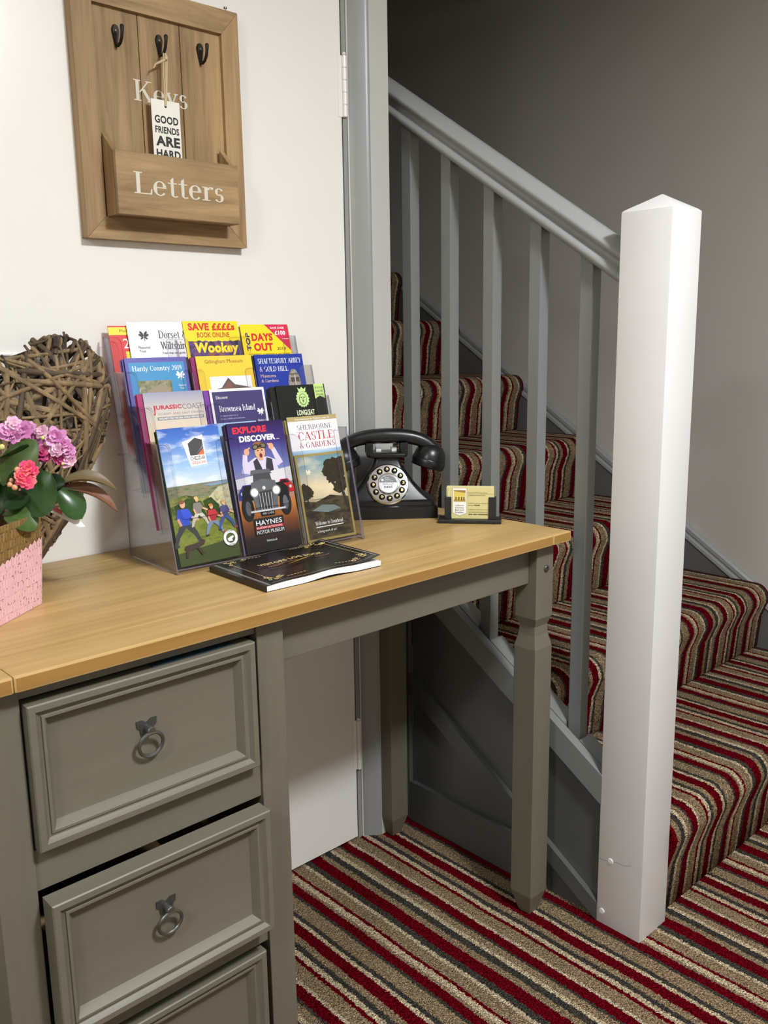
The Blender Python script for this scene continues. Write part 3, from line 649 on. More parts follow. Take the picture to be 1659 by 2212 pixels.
def grad_mat(name, stops, z0, z1, noise=None, scale=60, amt=0.0, wob=0.0, rough=0.3):
    m, N, L, P = newmat(name); tc = nd(N, 'ShaderNodeTexCoord'); sp = nd(N, 'ShaderNodeSeparateXYZ'); L.new(tc.outputs['Object'], sp.inputs[0])
    no = nd(N, 'ShaderNodeTexNoise', i_Scale=scale, i_Detail=5.0); mp = nd(N, 'ShaderNodeMapping'); mp.inputs['Scale'].default_value = (0.55, 1, 1.6); L.new(tc.outputs['Object'], mp.inputs[0]); L.new(mp.outputs[0], no.inputs['Vector'])
    mr = nd(N, 'ShaderNodeMapRange'); mr.inputs[1].default_value = z0; mr.inputs[2].default_value = z1
    ad = nd(N, 'ShaderNodeMath', operation='MULTIPLY_ADD'); ad.inputs[1].default_value = wob; L.new(no.outputs['Fac'], ad.inputs[0]); L.new(sp.outputs['Z'], ad.inputs[2]); L.new(ad.outputs[0], mr.inputs[0])
    rp = nd(N, 'ShaderNodeValToRGB'); E_ = rp.color_ramp.elements
    for i, (p_, c) in enumerate(stops):
        e_ = E_[i] if i < 2 else E_.new(p_); e_.position = p_; e_.color = lin(c)
    L.new(mr.outputs[0], rp.inputs['Fac'])
    if noise:
        mx = nd(N, 'ShaderNodeMix', data_type='RGBA'); m2 = nd(N, 'ShaderNodeMapRange'); m2.inputs[1].default_value = 0.48; m2.inputs[2].default_value = 0.66; m2.inputs[4].default_value = amt
        L.new(no.outputs['Fac'], m2.inputs[0]); L.new(m2.outputs[0], mx.inputs[0]); L.new(rp.outputs[0], mx.inputs[6]); mx.inputs[7].default_value = lin(noise); L.new(mx.outputs[2], P.inputs['Base Color'])
    else: L.new(rp.outputs[0], P.inputs['Base Color'])
    P.inputs['Roughness'].default_value = rough
    return m
LW_, LH = 0.104, 0.210
UX = Vector((math.cos(HR), math.sin(HR), 0)); UY = Vector((-math.sin(HR), math.cos(HR), 0))
UN = UY * math.cos(TH_) - Vector((0, 0, math.sin(TH_)))      # into the pocket
UP = UY * math.sin(TH_) + Vector((0, 0, math.cos(TH_)))
def lrot(z=0.0): return (Matrix.Rotation(HR, 3, 'Z') @ Matrix.Rotation(-TH_, 3, 'X') @ Matrix.Rotation(z, 3, 'Y')).to_euler()
def leaflet(k, u, label, base, draw, back=0.0, up=0.0, thick=0.0011, w=LW_, h=LH, edge=None, group=None, roll=0.0, pages=None):
    mb = MB(); mb.box(0, w, 0.0, thick, 0, h, base)
    if pages: mb.box(0.0004, w - 0.0004, thick, thick + 0.0008, 0.0004, h - 0.0004, pages)
    P_ = Print(mb, lambda x, y, l: (x, -0.00006 - 0.000035 * l, y))
    if draw: draw(P_, w, h)
    o = mb.build('leaflet', normals=False)
    o.location = HO + UX * u + UY * (TV * k + 0.0045) + Vector((0, 0, TZ * k + 0.0095)) + UN * back + UP * up
    o.rotation_euler = lrot(roll)
    return tag(o, label, 'leaflet', group)
F = flat
WHT = F((240, 240, 240), 0.35)
def oak(P_, x, y, s, m):
    for ang, d, l in ((125, .62, .50), (55, .62, .50), (160, .55, .46), (20, .55, .46), (215, .45, .34), (-35, .45, .34)):
        cx, cy = x + s * d * math.cos(R(ang)), y + s * d * math.sin(R(ang)) ; pts = []
        for i in range(28):
            a = 2 * math.pi * i / 28; rr = 1 + 0.16 * math.cos(7 * a); ax, ay = l * s * rr * math.cos(a), l * 0.46 * s * rr * math.sin(a)
            pts.append((cx + ax * math.cos(R(ang)) - ay * math.sin(R(ang)), cy + ax * math.sin(R(ang)) + ay * math.cos(R(ang))))
        P_.poly(pts, m)
    P_.line(x, y + s * .3, x + s * .1, y - s * .8, s * .1, m)
def from_top(P_, h): return lambda d: h - d
# --- front row
SKY = grad_mat('print_sky', [(0.0, (205, 218, 232)), (0.35, (150, 186, 226)), (0.8, (70, 116, 196)), (1.0, (52, 92, 178))], 0.120, 0.210, (232, 238, 246), 42, 0.75)
LAND = noise_mat('print_hills', [(34, 44, 18), (66, 84, 28), (116, 124, 52), (150, 142, 84), (96, 110, 40)], 70, (0.6, 1, 1.3))
TOWN = noise_mat('print_plain', [(70, 92, 58), (104, 116, 84), (140, 126, 106), (96, 116, 90)], 160, (0.5, 1, 2.0))
GRASS = noise_mat('print_grass', [(58, 78, 20), (110, 124, 38), (138, 144, 58), (84, 100, 28)], 60, (0.6, 1, 1.4))
ROCK = noise_mat('print_rock', [(120, 118, 80), (172, 166, 130), (196, 188, 160), (100, 108, 60)], 120)
BUSH = noise_mat('print_bush', [(22, 34, 12), (44, 66, 22), (60, 84, 30)], 150)
SKIN = F((214, 160, 126), 0.4)
def person(P_, x, y, s, top, legs, hair, dx=1, skin=SKIN):
    # walking figure, feet at y, height s
    P_.line(x - .02 * s, y + .48 * s, x - .20 * s * dx, y + .24 * s, .15 * s, legs, .11 * s); P_.line(x - .20 * s * dx, y + .26 * s, x - .30 * s * dx, y + .02 * s, .11 * s, legs, .07 * s)
    P_.line(x + .02 * s, y + .48 * s, x + .20 * s * dx, y + .27 * s, .15 * s, legs, .11 * s); P_.line(x + .20 * s * dx, y + .28 * s, x + .30 * s * dx, y + .03 * s, .11 * s, legs, .07 * s)
    P_.line(x + .27 * s * dx, y + .02 * s, x + .40 * s * dx, y + .03 * s, .05 * s, F((150, 60, 50), 0.5)); P_.line(x - .33 * s * dx, y, x - .22 * s * dx, y + .02 * s, .05 * s, F((60, 50, 45), 0.5))
    P_.poly([(x - .13 * s, y + .80 * s), (x + .13 * s, y + .80 * s), (x + .12 * s, y + .44 * s), (x - .12 * s, y + .44 * s)], top)
    P_.line(x + .10 * s, y + .76 * s, x + .18 * s * dx, y + .58 * s, .08 * s, top); P_.line(x + .18 * s * dx, y + .60 * s, x + .34 * s * dx, y + .52 * s, .06 * s, skin)
    P_.line(x - .10 * s, y + .76 * s, x - .15 * s, y + .58 * s, .08 * s, top); P_.line(x - .15 * s, y + .60 * s, x - .10 * s, y + .44 * s, .06 * s, skin)
    P_.ell(x + .01 * s, y + .905 * s, .065 * s, .085 * s, skin); P_.ell(x - .01 * s, y + .955 * s, .075 * s, .045 * s, hair)
def d_gorge(P_, w, h):
    P_.rect(0, 0.118, w, h, SKY); P_.rect(0, 0.095, w, 0.1215, TOWN)
    P_.poly([(.058, .1185), (.104, .121), (.104, .1165), (.075, .115)], F((120, 142, 168), .4))
    P_.poly([(0, .103), (.03, .106), (.055, .098), (.104, .108), (.104, .04), (0, .04)], LAND)
    P_.poly([(.066, .098), (.085, .112), (.104, .115), (.104, .070), (.082, .066), (.070, .080)], ROCK)
    P_.poly([(0, .072), (.035, .068), (.07, .066), (.104, .062), (.104, 0), (0, 0)], GRASS)
    P_.poly([(.006, .092), (.030, .101), (.052, .094), (.058, .070), (.03, .066), (.008, .07)], BUSH); P_.poly([(.055, .094), (.070, .098), (.082, .084), (.080, .064), (.060, .066)], BUSH)
    P_.poly([(0, .020), (.04, .024), (.104, .030), (.104, 0), (0, 0)], F((62, 74, 26), .4))
    # slanted white badge with dark gorge and orange wedge
    P_.poly([(.038, .187), (.074, .196), (.074, .150), (.046, .148)], WHT)
    P_.poly([(.047, .184), (.060, .192), (.072, .188), (.072, .165), (.048, .165)], F((58, 56, 58), .5)); P_.poly([(.060, .165), (.072, .165), (.072, .175)], F((214, 98, 40), .5)); P_.poly([(.058, .166), (.072, .177), (.072, .181)], F((96, 112, 130), .5))
    P_.text('CHEDDAR', .0475, .1575, .0725, .1635, F((66, 62, 64), .5), bold=.01); P_.text('GORGE & CAVES', .0485, .1515, .0725, .1558, F((196, 92, 50), .5), bold=.01)
    person(P_, .019, .030, .070, F((44, 74, 190), .4), F((52, 52, 58), .5), F((120, 70, 40), .5)); person(P_, .044, .055, .047, F((120, 116, 108), .5), F((196, 190, 178), .5), F((210, 180, 120), .5))
    person(P_, .066, .040, .048, F((176, 34, 46), .4), F((120, 140, 172), .5), F((190, 110, 50), .5)); person(P_, .088, .045, .046, F((60, 62, 110), .5), F((50, 76, 140), .5), F((180, 140, 80), .5))
    dg_ = F((62, 40, 30), .5); P_.poly([(.012, .030), (.034, .032), (.040, .037), (.046, .034), (.043, .028), (.034, .025), (.014, .022), (.010, .025)], dg_); P_.line(.016, .026, .012, .012, .004, dg_); P_.line(.032, .026, .040, .013, .004, dg_)
    P_.ring(.090, .030, .0080, .0125, WHT); P_.ring(.090, .030, .0, .0072, F((86, 98, 40), .4)); P_.poly([(.084, .029), (.090, .032), (.095, .033), (.096, .031), (.092, .028), (.093, .025), (.086, .025)], WHT)
    P_.text('DOGS ARE', .0845, .0398, .0955, .0420, F((86, 98, 40), .4), bold=.02); P_.text('WELCOME', .0848, .0182, .0952, .0204, F((86, 98, 40), .4), bold=.02)
EXG = grad_mat('print_sunset', [(0.0, (24, 18, 18)), (0.10, (34, 22, 20)), (0.22, (120, 66, 26)), (0.36, (196, 122, 52)), (0.50, (150, 150, 170)), (0.66, (104, 118, 176)), (0.84, (62, 46, 122)), (1.0, (40, 22, 72))], 0.0, 0.210)
CARB = F((26, 26, 28), .25); CARG = F((92, 94, 98), .25); CHR = F((206, 208, 210), .25)
def car(P_, x, y, s, body, dark):
    P_.poly([(x - .5 * s, y), (x - .5 * s, y + .30 * s), (x - .38 * s, y + .46 * s), (x - .22 * s, y + .66 * s), (x + .2 * s, y + .66 * s), (x + .38 * s, y + .44 * s), (x + .5 * s, y + .28 * s), (x + .5 * s, y)], body)
    P_.poly([(x - .28 * s, y + .46 * s), (x - .18 * s, y + .62 * s), (x + .16 * s, y + .62 * s), (x + .28 * s, y + .46 * s)], dark); P_.ell(x - .3 * s, y + .28 * s, .08 * s, .08 * s, CHR); P_.ell(x + .3 * s, y + .26 * s, .08 * s, .08 * s, CHR)
def d_motor(P_, w, h):
    P_.rect(0, 0, w, h, EXG)
    P_.text('EXPLORE', .009, .1925, .072, .2035, F((222, 38, 52), .4), bold=.05); P_.text('DISCOVER', .019, .1785, .087, .1885, WHT, bold=.05); P_.text('...', .089, .1785, .094, .180, WHT)
    # boy in shirt and waistcoat lifting driving goggles
    sh = F((206, 196, 222), .4)
    P_.poly([(.026, .126), (.030, .146), (.042, .152), (.066, .152), (.080, .146), (.084, .126)], sh)
    P_.poly([(.040, .126), (.038, .146), (.046, .151), (.052, .136), (.054, .126)], F((40, 32, 48), .5)); P_.poly([(.074, .126), (.074, .147), (.064, .151), (.060, .136), (.060, .126)], F((40, 32, 48), .5))
    P_.line(.031, .144, .021, .130, .012, sh); P_.line(.019, .128, .025, .158, .011, sh, .008); P_.line(.080, .144, .088, .140, .012, sh); P_.line(.089, .138, .078, .165, .011, sh, .008)
    P_.ell(.0285, .162, .005, .0055, SKIN); P_.ell(.0755, .168, .005, .0055, SKIN); P_.line(.0305, .166, .0355, .1685, .0026, SKIN); P_.line(.0745, .171, .069, .1725, .0026, SKIN)
    P_.rect(.049, .147, .057, .156, SKIN); P_.ell(.053, .161, .0098, .0125, SKIN); P_.ell(.0525, .1715, .0115, .0062, F((130, 84, 48), .5))
    P_.ell(.046, .1690, .0064, .0046, F((40, 34, 32), .4), a0=.25); P_.ell(.0605, .1705, .0064, .0046, F((40, 34, 32), .4), a0=-.1); P_.ell(.046, .1690, .0044, .0028, F((120, 112, 90), .3), a0=.25); P_.ell(.0605, .1705, .0044, .0028, F((120, 112, 90), .3), a0=-.1); P_.line(.049, .1695, .058, .1702, .0016, CARB)
    P_.ell(.0495, .1628, .0014, .0010, CARB); P_.ell(.0572, .1630, .0014, .0010, CARB); P_.poly([(.053, .162), (.0545, .1580), (.0518, .1582)], F((196, 134, 106), .4)); P_.ell(.0538, .1545, .0028, .0036, F((110, 30, 30), .4))
    P_.poly([(0, .120), (w, .132), (w, .108), (0, .104)], F((206, 204, 210), .4))
    car(P_, .019, .086, .036, F((34, 48, 132), .3), CARB); car(P_, .090, .090, .034, F((186, 28, 34), .3), CARB)
    # vintage car in front
    P_.poly([(.028, .124), (.030, .132), (.064, .132), (.068, .124)], CARG); P_.poly([(.030, .106), (.033, .126), (.064, .126), (.067, .106)], F((70, 72, 76), .2)); P_.poly([(.008, .100), (.018, .108), (.084, .108), (.096, .098), (.096, .086), (.006, .084)], CARB)
    P_.poly([(.026, .112), (.048, .117), (.072, .112), (.075, .098), (.070, .066), (.030, .064), (.025, .096)], CARG); P_.poly([(.036, .096), (.064, .098), (.062, .066), (.036, .064)], F((54, 56, 58), .3))
    for i in range(5): P_.line(.039 + .0055 * i, .094, .0392 + .0052 * i, .067, .0008, CHR)
    P_.ell(.049, .102, .003, .003, CHR)
    for x in (.030, .0715): P_.ell(x, .096, .0085, .0085, F((120, 122, 126), .2)); P_.ell(x, .096, .0066, .0066, F((232, 232, 226), .2))
    P_.ell(.014, .072, .011, .021, CARB); P_.ell(.0855, .074, .011, .021, CARB); P_.ell(.0145, .072, .005, .012, CARG); P_.ell(.0855, .074, .005, .012, CARG)
    P_.rect(.018, .064, .084, .067, CHR); P_.rect(.0365, .0570, .0620, .0640, CARB); P_.text('400 CARS', .0385, .0590, .0600, .0622, CHR)
    P_.rect(.020, .0265, .076, .0540, F((20, 18, 20), .4)); P_.text('HAYNES', .0235, .0425, .0725, .0505, WHT, bold=.01); P_.rect(.022, .0362, .0745, .0408, F((190, 36, 44), .4)); P_.text('INTERNATIONAL', .0240, .0370, .0725, .0400, WHT); P_.text('MOTOR MUSEUM', .0225, .0285, .0740, .0345, WHT)
    P_.text('himm.co.uk', .0385, .0150, .0580, .0190, WHT)
HAZE = grad_mat('print_haze', [(0.0, (40, 70, 74)), (0.35, (76, 112, 150)), (0.8, (170, 196, 218)), (1.0, (236, 234, 236))], 0.128, 0.163, None, 60, 0, 0.010)
def d_castle(P_, w, h):
    P_.rect(0, h - .008, w, h, F((172, 152, 104), .4)); P_.text('Free Admission for Children under 16*', .016, h - .0062, .088, h - .0030, WHT)
    P_.text('SHERBORNE', .017, .1870, .090, .1955, F((120, 110, 120), .5), 's'); P_.text('CASTLE', .017, .1690, .090, .1835, F((186, 58, 76), .5), 's'); P_.text('& GARDENS', .017, .1560, .090, .1655, F((160, 84, 104), .5), 's')
    P_.rect(0, .10, w, .152, HAZE)
PSKY = grad_mat('print_evening', [(0.0, (96, 84, 56)), (0.25, (176, 164, 134)), (0.55, (206, 190, 156)), (0.85, (120, 150, 158)), (1.0, (96, 132, 146))], 0.03, 0.145, (222, 206, 176), 40, 0.5)
FOL = noise_mat('print_tree', [(20, 18, 12), (40, 34, 22), (64, 56, 34)], 220); DGR = noise_mat('print_dusk', [(18, 15, 10), (40, 34, 20), (84, 72, 44), (36, 32, 20)], 70, (0.5, 1, 1.5))
def d_estate(P_, w, h):
    P_.rect(0, 0, w, h, F((150, 132, 74), .35)); P_.rect(.004, .004, w - .004, h - .004, PSKY)
    P_.poly([(.004, .070), (.03, .066), (.06, .075), (w - .004, .068), (w - .004, .004), (.004, .004)], DGR)
    P_.poly([(.018, .052), (.040, .060), (.066, .057), (.078, .050), (.050, .046)], F((112, 126, 122), .4))
    rnd = random.Random(5)
    for cx, cy, s in ((.074, .124, .016), (.086, .112, .016), (.070, .104, .013), (.090, .092, .015), (.080, .086, .012), (.060, .116, .010), (.090, .128, .012), (.066, .128, .010), (.010, .088, .012), (.018, .082, .010), (.008, .078, .010)):
        pts = []
        for i in range(22):
            a = 2 * math.pi * i / 22; q = s * rnd.uniform(.75, 1.1); pts.append((min(w - .0045, max(.0045, cx + q * math.cos(a))), min(h - .0045, cy + q * .9 * math.sin(a))))
        P_.poly(pts, FOL)
    P_.line(.084, .092, .094, .050, .006, FOL); P_.line(.012, .080, .014, .060, .003, FOL)
    oak(P_, .022, .116, .0062, F((226, 216, 196), .4)); P_.text('Welcome to Stourhead', .020, .0265, .078, .0330, WHT, 's'); P_.rect(.020, .0225, .078, .0238, WHT); P_.text("'a living work of art'", .021, .0125, .062, .0180, WHT)
# --- second row
JGR = grad_mat('print_dawn', [(0.0, (172, 128, 100)), (0.45, (226, 204, 170)), (0.75, (206, 196, 188)), (1.0, (150, 152, 176))], 0.08, 0.210)
def d_coast(P_, w, h):
    P_.rect(0, 0, w, h, JGR); P_.text('JURASSIC', .014, h - .0290, .062, h - .0205, F((180, 36, 44), .4), bold=.04); P_.text('COAST', .063, h - .0285, .098, h - .0200, F((116, 104, 112), .4)); P_.text('J', .013, h - .036, .0165, h - .0205, F((180, 36, 44), .4), bold=.05)
    P_.text('DORSET AND EAST DEVON', .020, h - .0360, .098, h - .0325, F((140, 128, 132), .4)); P_.rect(.018, h - .0440, .098, h - .0390, F((128, 124, 130), .4)); P_.text("ENGLAND'S ONLY NATURAL WORLD HERITAGE SITE", .021, h - .0430, .096, h - .0400, WHT, bold=.02)
def d_island(P_, w, h):
    nv = F((62, 54, 104), .35); P_.rect(.004, .0, w - .004, h - .0045, nv); P_.text('Discover', .010, h - .0165, .032, h - .0115, WHT, 's'); P_.text('Brownsea Island', .013, h - .0375, .081, h - .0275, WHT, 's')
    P_.text('A magical island rich in', .013, h - .0460, .046, h - .0430, F((190, 186, 210), .4)); P_.text('history, wildlife and adventure', .013, h - .0510, .058, h - .0480, F((190, 186, 210), .4))
    oak(P_, .090, h - .0420, .0072, WHT); P_.text('National', .082, h - .0575, .098, h - .0540, WHT); P_.rect(.004, 0, .078, h - .0560, F((160, 190, 220), .35)); P_.line(.078, h - .0560, .078, h - .2, .0012, nv)
def d_lion(P_, w, h):
    g1 = F((186, 216, 140), .4); g2 = F((226, 234, 196), .4); bk = F((18, 22, 16), .3); cx, cy = .052, h - .0245
    P_.ell(cx, cy, .0128, .0142, g1)
    for i in range(16):
        a = 2 * math.pi * i / 16; P_.poly([(cx + .0110 * math.cos(a - .2), cy + .0125 * math.sin(a - .2)), (cx + .0146 * math.cos(a), cy + .0160 * math.sin(a)), (cx + .0110 * math.cos(a + .2), cy + .0125 * math.sin(a + .2))], g1)
    P_.ell(cx, cy - .001, .0078, .0098, bk); P_.ell(cx, cy - .001, .0070, .0090, g1)
    for sx in (-1, 1): P_.ell(cx + sx * .0032, cy + .0022, .0012, .0009, bk); P_.line(cx + sx * .0012, cy + .004, cx + sx * .0010, cy - .003, .0006, bk)
    P_.poly([(cx - .0022, cy - .003), (cx + .0022, cy - .003), (cx, cy - .0055)], bk); P_.line(cx, cy - .0055, cx, cy - .0075, .0006, bk); P_.poly([(cx - .007, cy + .0125), (cx - .009, cy + .020), (cx - .004, cy + .0165), (cx, cy + .021), (cx + .004, cy + .0165), (cx + .009, cy + .020), (cx + .007, cy + .0125)], g1)
    P_.text('LONGLEAT', .035, h - .0535, .072, h - .0440, g2, bold=.03); P_.text('THE ADVENTURE', .044, h - .0575, .062, h - .0550, g1); P_.ring(.038, h - .058, .002, .003, g1, 180, 400); P_.ring(.068, h - .058, .002, .003, g1, 140, 360)
    P_.poly([(.078, h), (.099, h), (.099, h - .0260), (.0885, h - .0215), (.078, h - .0260)], F((190, 216, 130), .4))
    for i, t in enumerate(('BOOK &', 'SAVE', 'ONLINE')): P_.text(t, .0805, h - .0085 - .0062 * i, .0965, h - .0045 - .0062 * i, F((50, 70, 40), .5), bold=.01)
# --- third row
COT = noise_mat('print_cottage', [(60, 72, 40), (110, 116, 76), (150, 140, 112), (176, 176, 190)], 90)
def d_county(P_, w, h):
    P_.rect(.0055, 0, w - .0055, h - .0075, F((62, 140, 190), .35)); P_.text('Hardy Country 2019', .0105, h - .0235, .0955, h - .0130, WHT, 's')
    oak(P_, .0915, h - .0310, .0085, WHT); P_.text('National', .086, h - .0480, .0985, h - .0445, WHT); P_.text('Trust', .087, h - .0525, .0945, h - .0495, WHT)
    P_.rect(.016, 0, .074, h - .0370, COT); P_.poly([(.026, .120), (.03, h - .0530), (.052, h - .0440), (.070, h - .0490), (.072, .120)], F((150, 134, 110), .4))
def d_town(P_, w, h):
    P_.text('Gillingham Museum', .016, h - .0145, .088, h - .0060, F((120, 60, 40), .4)); P_.rect(.020, 0, w - .006, h - .0350, WHT); P_.poly([(.020, h - .058), (.040, h - .054), (.055, h - .0375), (.066, h - .049), (w - .006, h - .056), (w - .006, .1), (.02, .1)], F((92, 76, 74), .4)); P_.poly([(.043, h - .058), (.055, h - .043), (.064, h - .058)], F((128, 76, 66), .4))
def d_abbey(P_, w, h):
    P_.text('SHAFTESBURY ABBEY', .006, h - .0160, .096, h - .0070, WHT, 's'); P_.text('& GOLD HILL', .007, h - .0300, .066, h - .0210, WHT, 's'); c = F((222, 190, 160), .4); P_.text('Museums', .007, h - .0405, .038, h - .0345, c); P_.text('& Gardens', .007, h - .0490, .042, h - .0435, c)
    st = noise_mat('print_stone', [(90, 84, 76), (140, 132, 120), (176, 168, 154)], 200); P_.poly([(.062, .1), (.062, h - .050), (.066, h - .036), (.072, h - .0275), (.080, h - .0275), (.086, h - .036), (.089, h - .052), (.089, .1)], st)
    P_.poly([(.068, h - .042), (.086, h - .042), (.085, h - .050), (.068, h - .050)], F((70, 62, 54), .5)); P_.rect(.0765, h - .060, .0785, h - .036, F((196, 186, 168), .5)); P_.line(.064, h - .036, .087, h - .036, .002, F((80, 72, 62), .5))
# --- back row
def d_trust(P_, w, h):
    K = F((52, 52, 54), .5); oak(P_, .0270, h - .0240, .0095, K); P_.text('National', .0150, h - .0440, .0345, h - .0395, K); P_.text('Trust', .0155, h - .0500, .0270, h - .0460, K)
    P_.text('Dorset &', .053, h - .0275, .104, h - .0145, K, 's'); P_.text('Wiltshire', .054, h - .0455, .1035, h - .0330, K, 's'); P_.text('Your map and guide', .055, h - .0545, .0965, h - .0500, K); P_.rect(.0, 0, w, h - .0600, BUSH)
def d_caves(P_, w, h):
    rd = F((206, 44, 34), .4); P_.text('SAVE \u00a3\u00a3\u00a3\u00a3s', .0085, h - .0165, .0985, h - .0035, rd, bold=.05); P_.text('BOOK ONLINE', .0235, h - .0285, .0860, h - .0195, F((190, 60, 34), .4), bold=.02)
    pts = [(.004, .02)]; rnd = random.Random(3)
    for i in range(27): pts.append((.004 + (w - .004) * i / 26.0, h - .0335 - rnd.uniform(0, .0025)))
    P_.poly(pts + [(w, .02)], noise_mat('print_cavern', [(38, 34, 44), (52, 52, 70), (96, 66, 130), (150, 96, 60), (48, 44, 52)], 45)); P_.text('Wookey', .0150, h - .0600, .0995, h - .0375, F((236, 196, 30), .4), bold=.05, slant=.04); P_.text('Wookey', .0143, h - .0596, .0988, h - .0371, F((250, 216, 44), .4), bold=.025, slant=.04)
def d_days(P_, w, h):
    rd = F((206, 34, 40), .4); P_.poly([(.050, h), (w, h), (w, h - .0480)], F((206, 34, 74), .4)); P_.text('SAVE OVER', .062, h - .0085, .092, h - .0045, WHT, bold=.02); P_.text('\u00a3100', .070, h - .0195, .093, h - .0115, WHT, bold=.04); P_.rect(.084, h - .0270, .098, h - .0255, F((240, 190, 200), .4))
    P_.text('DAYS', .020, h - .0300, .064, h - .0160, rd, bold=.05); P_.text('OUT', .022, h - .0480, .062, h - .0335, rd, bold=.05); P_.text('TOP', .0165, h - .0470, .0485, h - .0380, F((60, 40, 90), .4), bold=.04, rot=math.pi / 2); P_.text('2019', .070, h - .0470, .089, h - .0415, F((30, 28, 28), .4)); P_.text('IN DORSET, SOMERSET & WILTSHIRE', .009, h - .0575, .096, h - .0525, F((60, 56, 30), .4))
def d_pick(P_, w, h):
    P_.rect(0, h - .0150, w, h - .0025, F((240, 214, 40), .4)); P_.text('Pick up', .019, h - .0120, .047, h - .0060, F((40, 30, 26), .5)); P_.text('20', .022, h - .0370, .044, h - .0210, WHT); P_.rect(.024, .1, .090, h - .0420, F((240, 214, 40), .4)); P_.rect(.034, .1, .036, h - .0480, F((206, 44, 44), .4))
YEL = F((244, 216, 40), .35)
leaflet(0, 0.0095, 'sky blue leaflet of a family walking a dog on green hills, front left pocket', F((90, 120, 70), .35), d_gorge, thick=.0028, roll=R(-1.0), w=.104)
leaflet(0, 0.1250, 'purple leaflet of a boy lifting goggles above vintage cars, front middle pocket', F((40, 26, 60), .35), d_motor, thick=.0014, w=.106)
leaflet(0, 0.2430, 'white castle and gardens leaflet, upright behind the gold bordered painting leaflet', F((234, 232, 234), .35), d_castle, back=.0040, up=.003, thick=.0012, w=.102)
leaflet(0, 0.2425, 'short gold bordered leaflet with a landscape painting in the front right pocket', F((150, 132, 74), .35), d_estate, thick=.0014, w=.102, h=.148)
leaflet(1, 0.0105, 'pale dawn coloured coast leaflet with red capitals in the left of the second row', F((196, 184, 176), .35), d_coast, w=.102)
leaflet(1, 0.1250, 'navy island leaflet with a white border in the middle of the second row', F((232, 230, 232), .35), d_island, w=.103)
leaflet(1, 0.2520, 'black leaflet with a green lion head and ribbon', F((20, 24, 18), .3), d_lion, w=.102)
leaflet(2, 0.0065, 'light blue country leaflet with a purple edge and a cottage picture', F((92, 84, 164), .35), d_county, w=.106, thick=.0018)
leaflet(2, 0.1300, 'yellow museum leaflet with a gabled house picture', F((238, 200, 60), .35), d_town, w=.106)
leaflet(2, 0.2425, 'royal blue abbey leaflet with a carved stone head', F((26, 52, 150), .35), d_abbey, w=.100)
leaflet(3, 0.0375, 'white map guide leaflet with a black oak leaf emblem in the back row', F((238, 236, 238), .35), d_trust, back=.0030, up=.005, w=.104)
leaflet(3, 0.1365, 'yellow and dark cave leaflet with red money saving words in the back row', YEL, d_caves, up=.006, w=.106)
leaflet(3, 0.2465, 'yellow days out leaflet with a crimson corner in the back row', YEL, d_days, w=.100)
leaflet(3, 0.0075, 'red and yellow leaflet half hidden behind the white map guide leaflet', F((206, 40, 40), .35), d_pick, back=.0075, w=.104)
# more leaflets standing behind the front ones
for k, u, c, w_, sp, n, lab in ((0, .0075, (52, 60, 40), .104, .0046, 2, 'leaflet behind the family walk leaflet in the front left pocket'),
        (0, .1225, (44, 24, 60), .106, .0034, 2, 'dark purple leaflet behind the goggles boy leaflet'),
        (0, .2400, (150, 134, 84), .102, .0084, 2, 'gold edged leaflet at the back of the front right pocket'),
        (1, .0015, (150, 26, 92), .104, .0024, 2, 'magenta leaflet behind the pale coast leaflet'),
        (1, .1155, (116, 56, 150), .104, .0030, 1, 'violet leaflet showing behind the navy island leaflet'),
        (1, .2420, (18, 20, 18), .104, .0032, 3, 'black leaflet in the stack behind the lion head leaflet'),
        (2, .0040, (70, 62, 130), .106, .0036, 2, 'dark blue leaflet behind the light blue country leaflet'),
        (2, .1220, (132, 30, 92), .104, .0034, 2, 'plum leaflet behind the yellow museum leaflet'),
        (2, .2400, (40, 44, 70), .100, .0034, 1, 'dark blue leaflet behind the royal blue abbey leaflet'),
        (3, .1320, (40, 36, 34), .104, .0050, 2, 'dark leaflet behind the yellow cave leaflet'),
        (3, .2500, (214, 170, 50), .100, .0034, 2, 'leaflet behind the yellow days out leaflet')):
    for i in range(n):
        leaflet(k, u - .0012 * i, lab, F(c, .35), None, back=sp + .0036 * i, up=-.001 - .0012 * i, thick=.0022, w=w_, group=(lab + 's') if n > 1 else None, pages=PAPER)

# ------------------------------------------------------------------ visitors book
BK = thing('visitors_book', 'black softcover visitors book with gold lettering and wavy white pages lying on the desk', 'book', (-0.2117, -0.3975, H), (0, 0, R(-2.0)))
BW, BH = 0.210, 0.153
def bz0(x): t = x / BW; return 0.0004 + (0.0030 * math.sin(math.pi * (t - 0.28) / 0.52) ** 2 if 0.28 < t < 0.80 else 0.0)
def bth(x): t = x / BW; return 0.0078 + 0.0022 * math.sin(math.pi * t) + 0.0010 * math.sin(3 * math.pi * t)
def bcv(x): t = x / BW; return bz0(x) + bth(x) + 0.0004 + (0.010 * ((t - 0.70) / 0.30) ** 2 if t > 0.70 else 0.0)
NX = 28
mb = MB()
def ribbon(mb, f0, f1, x0, x1, y0, y1, mat):
    rings = []
    for i in range(NX + 1):
        x = x0 + (x1 - x0) * i / NX; rings.append([(x, y0, f0(x)), (x, y1, f0(x)), (x, y1, f1(x)), (x, y0, f1(x))])
    return mb.loft(rings, mat)
PG = noise_mat('page_edges', [(214, 212, 218), (236, 234, 240), (222, 220, 228)], 60, (0.1, 0.1, 30))
ribbon(mb, lambda x: bz0(x) + .0005, lambda x: bz0(x) + bth(x), 0.0015, BW, 0.0, BH, PG)
mb.build('page_block', BK, smooth=40)
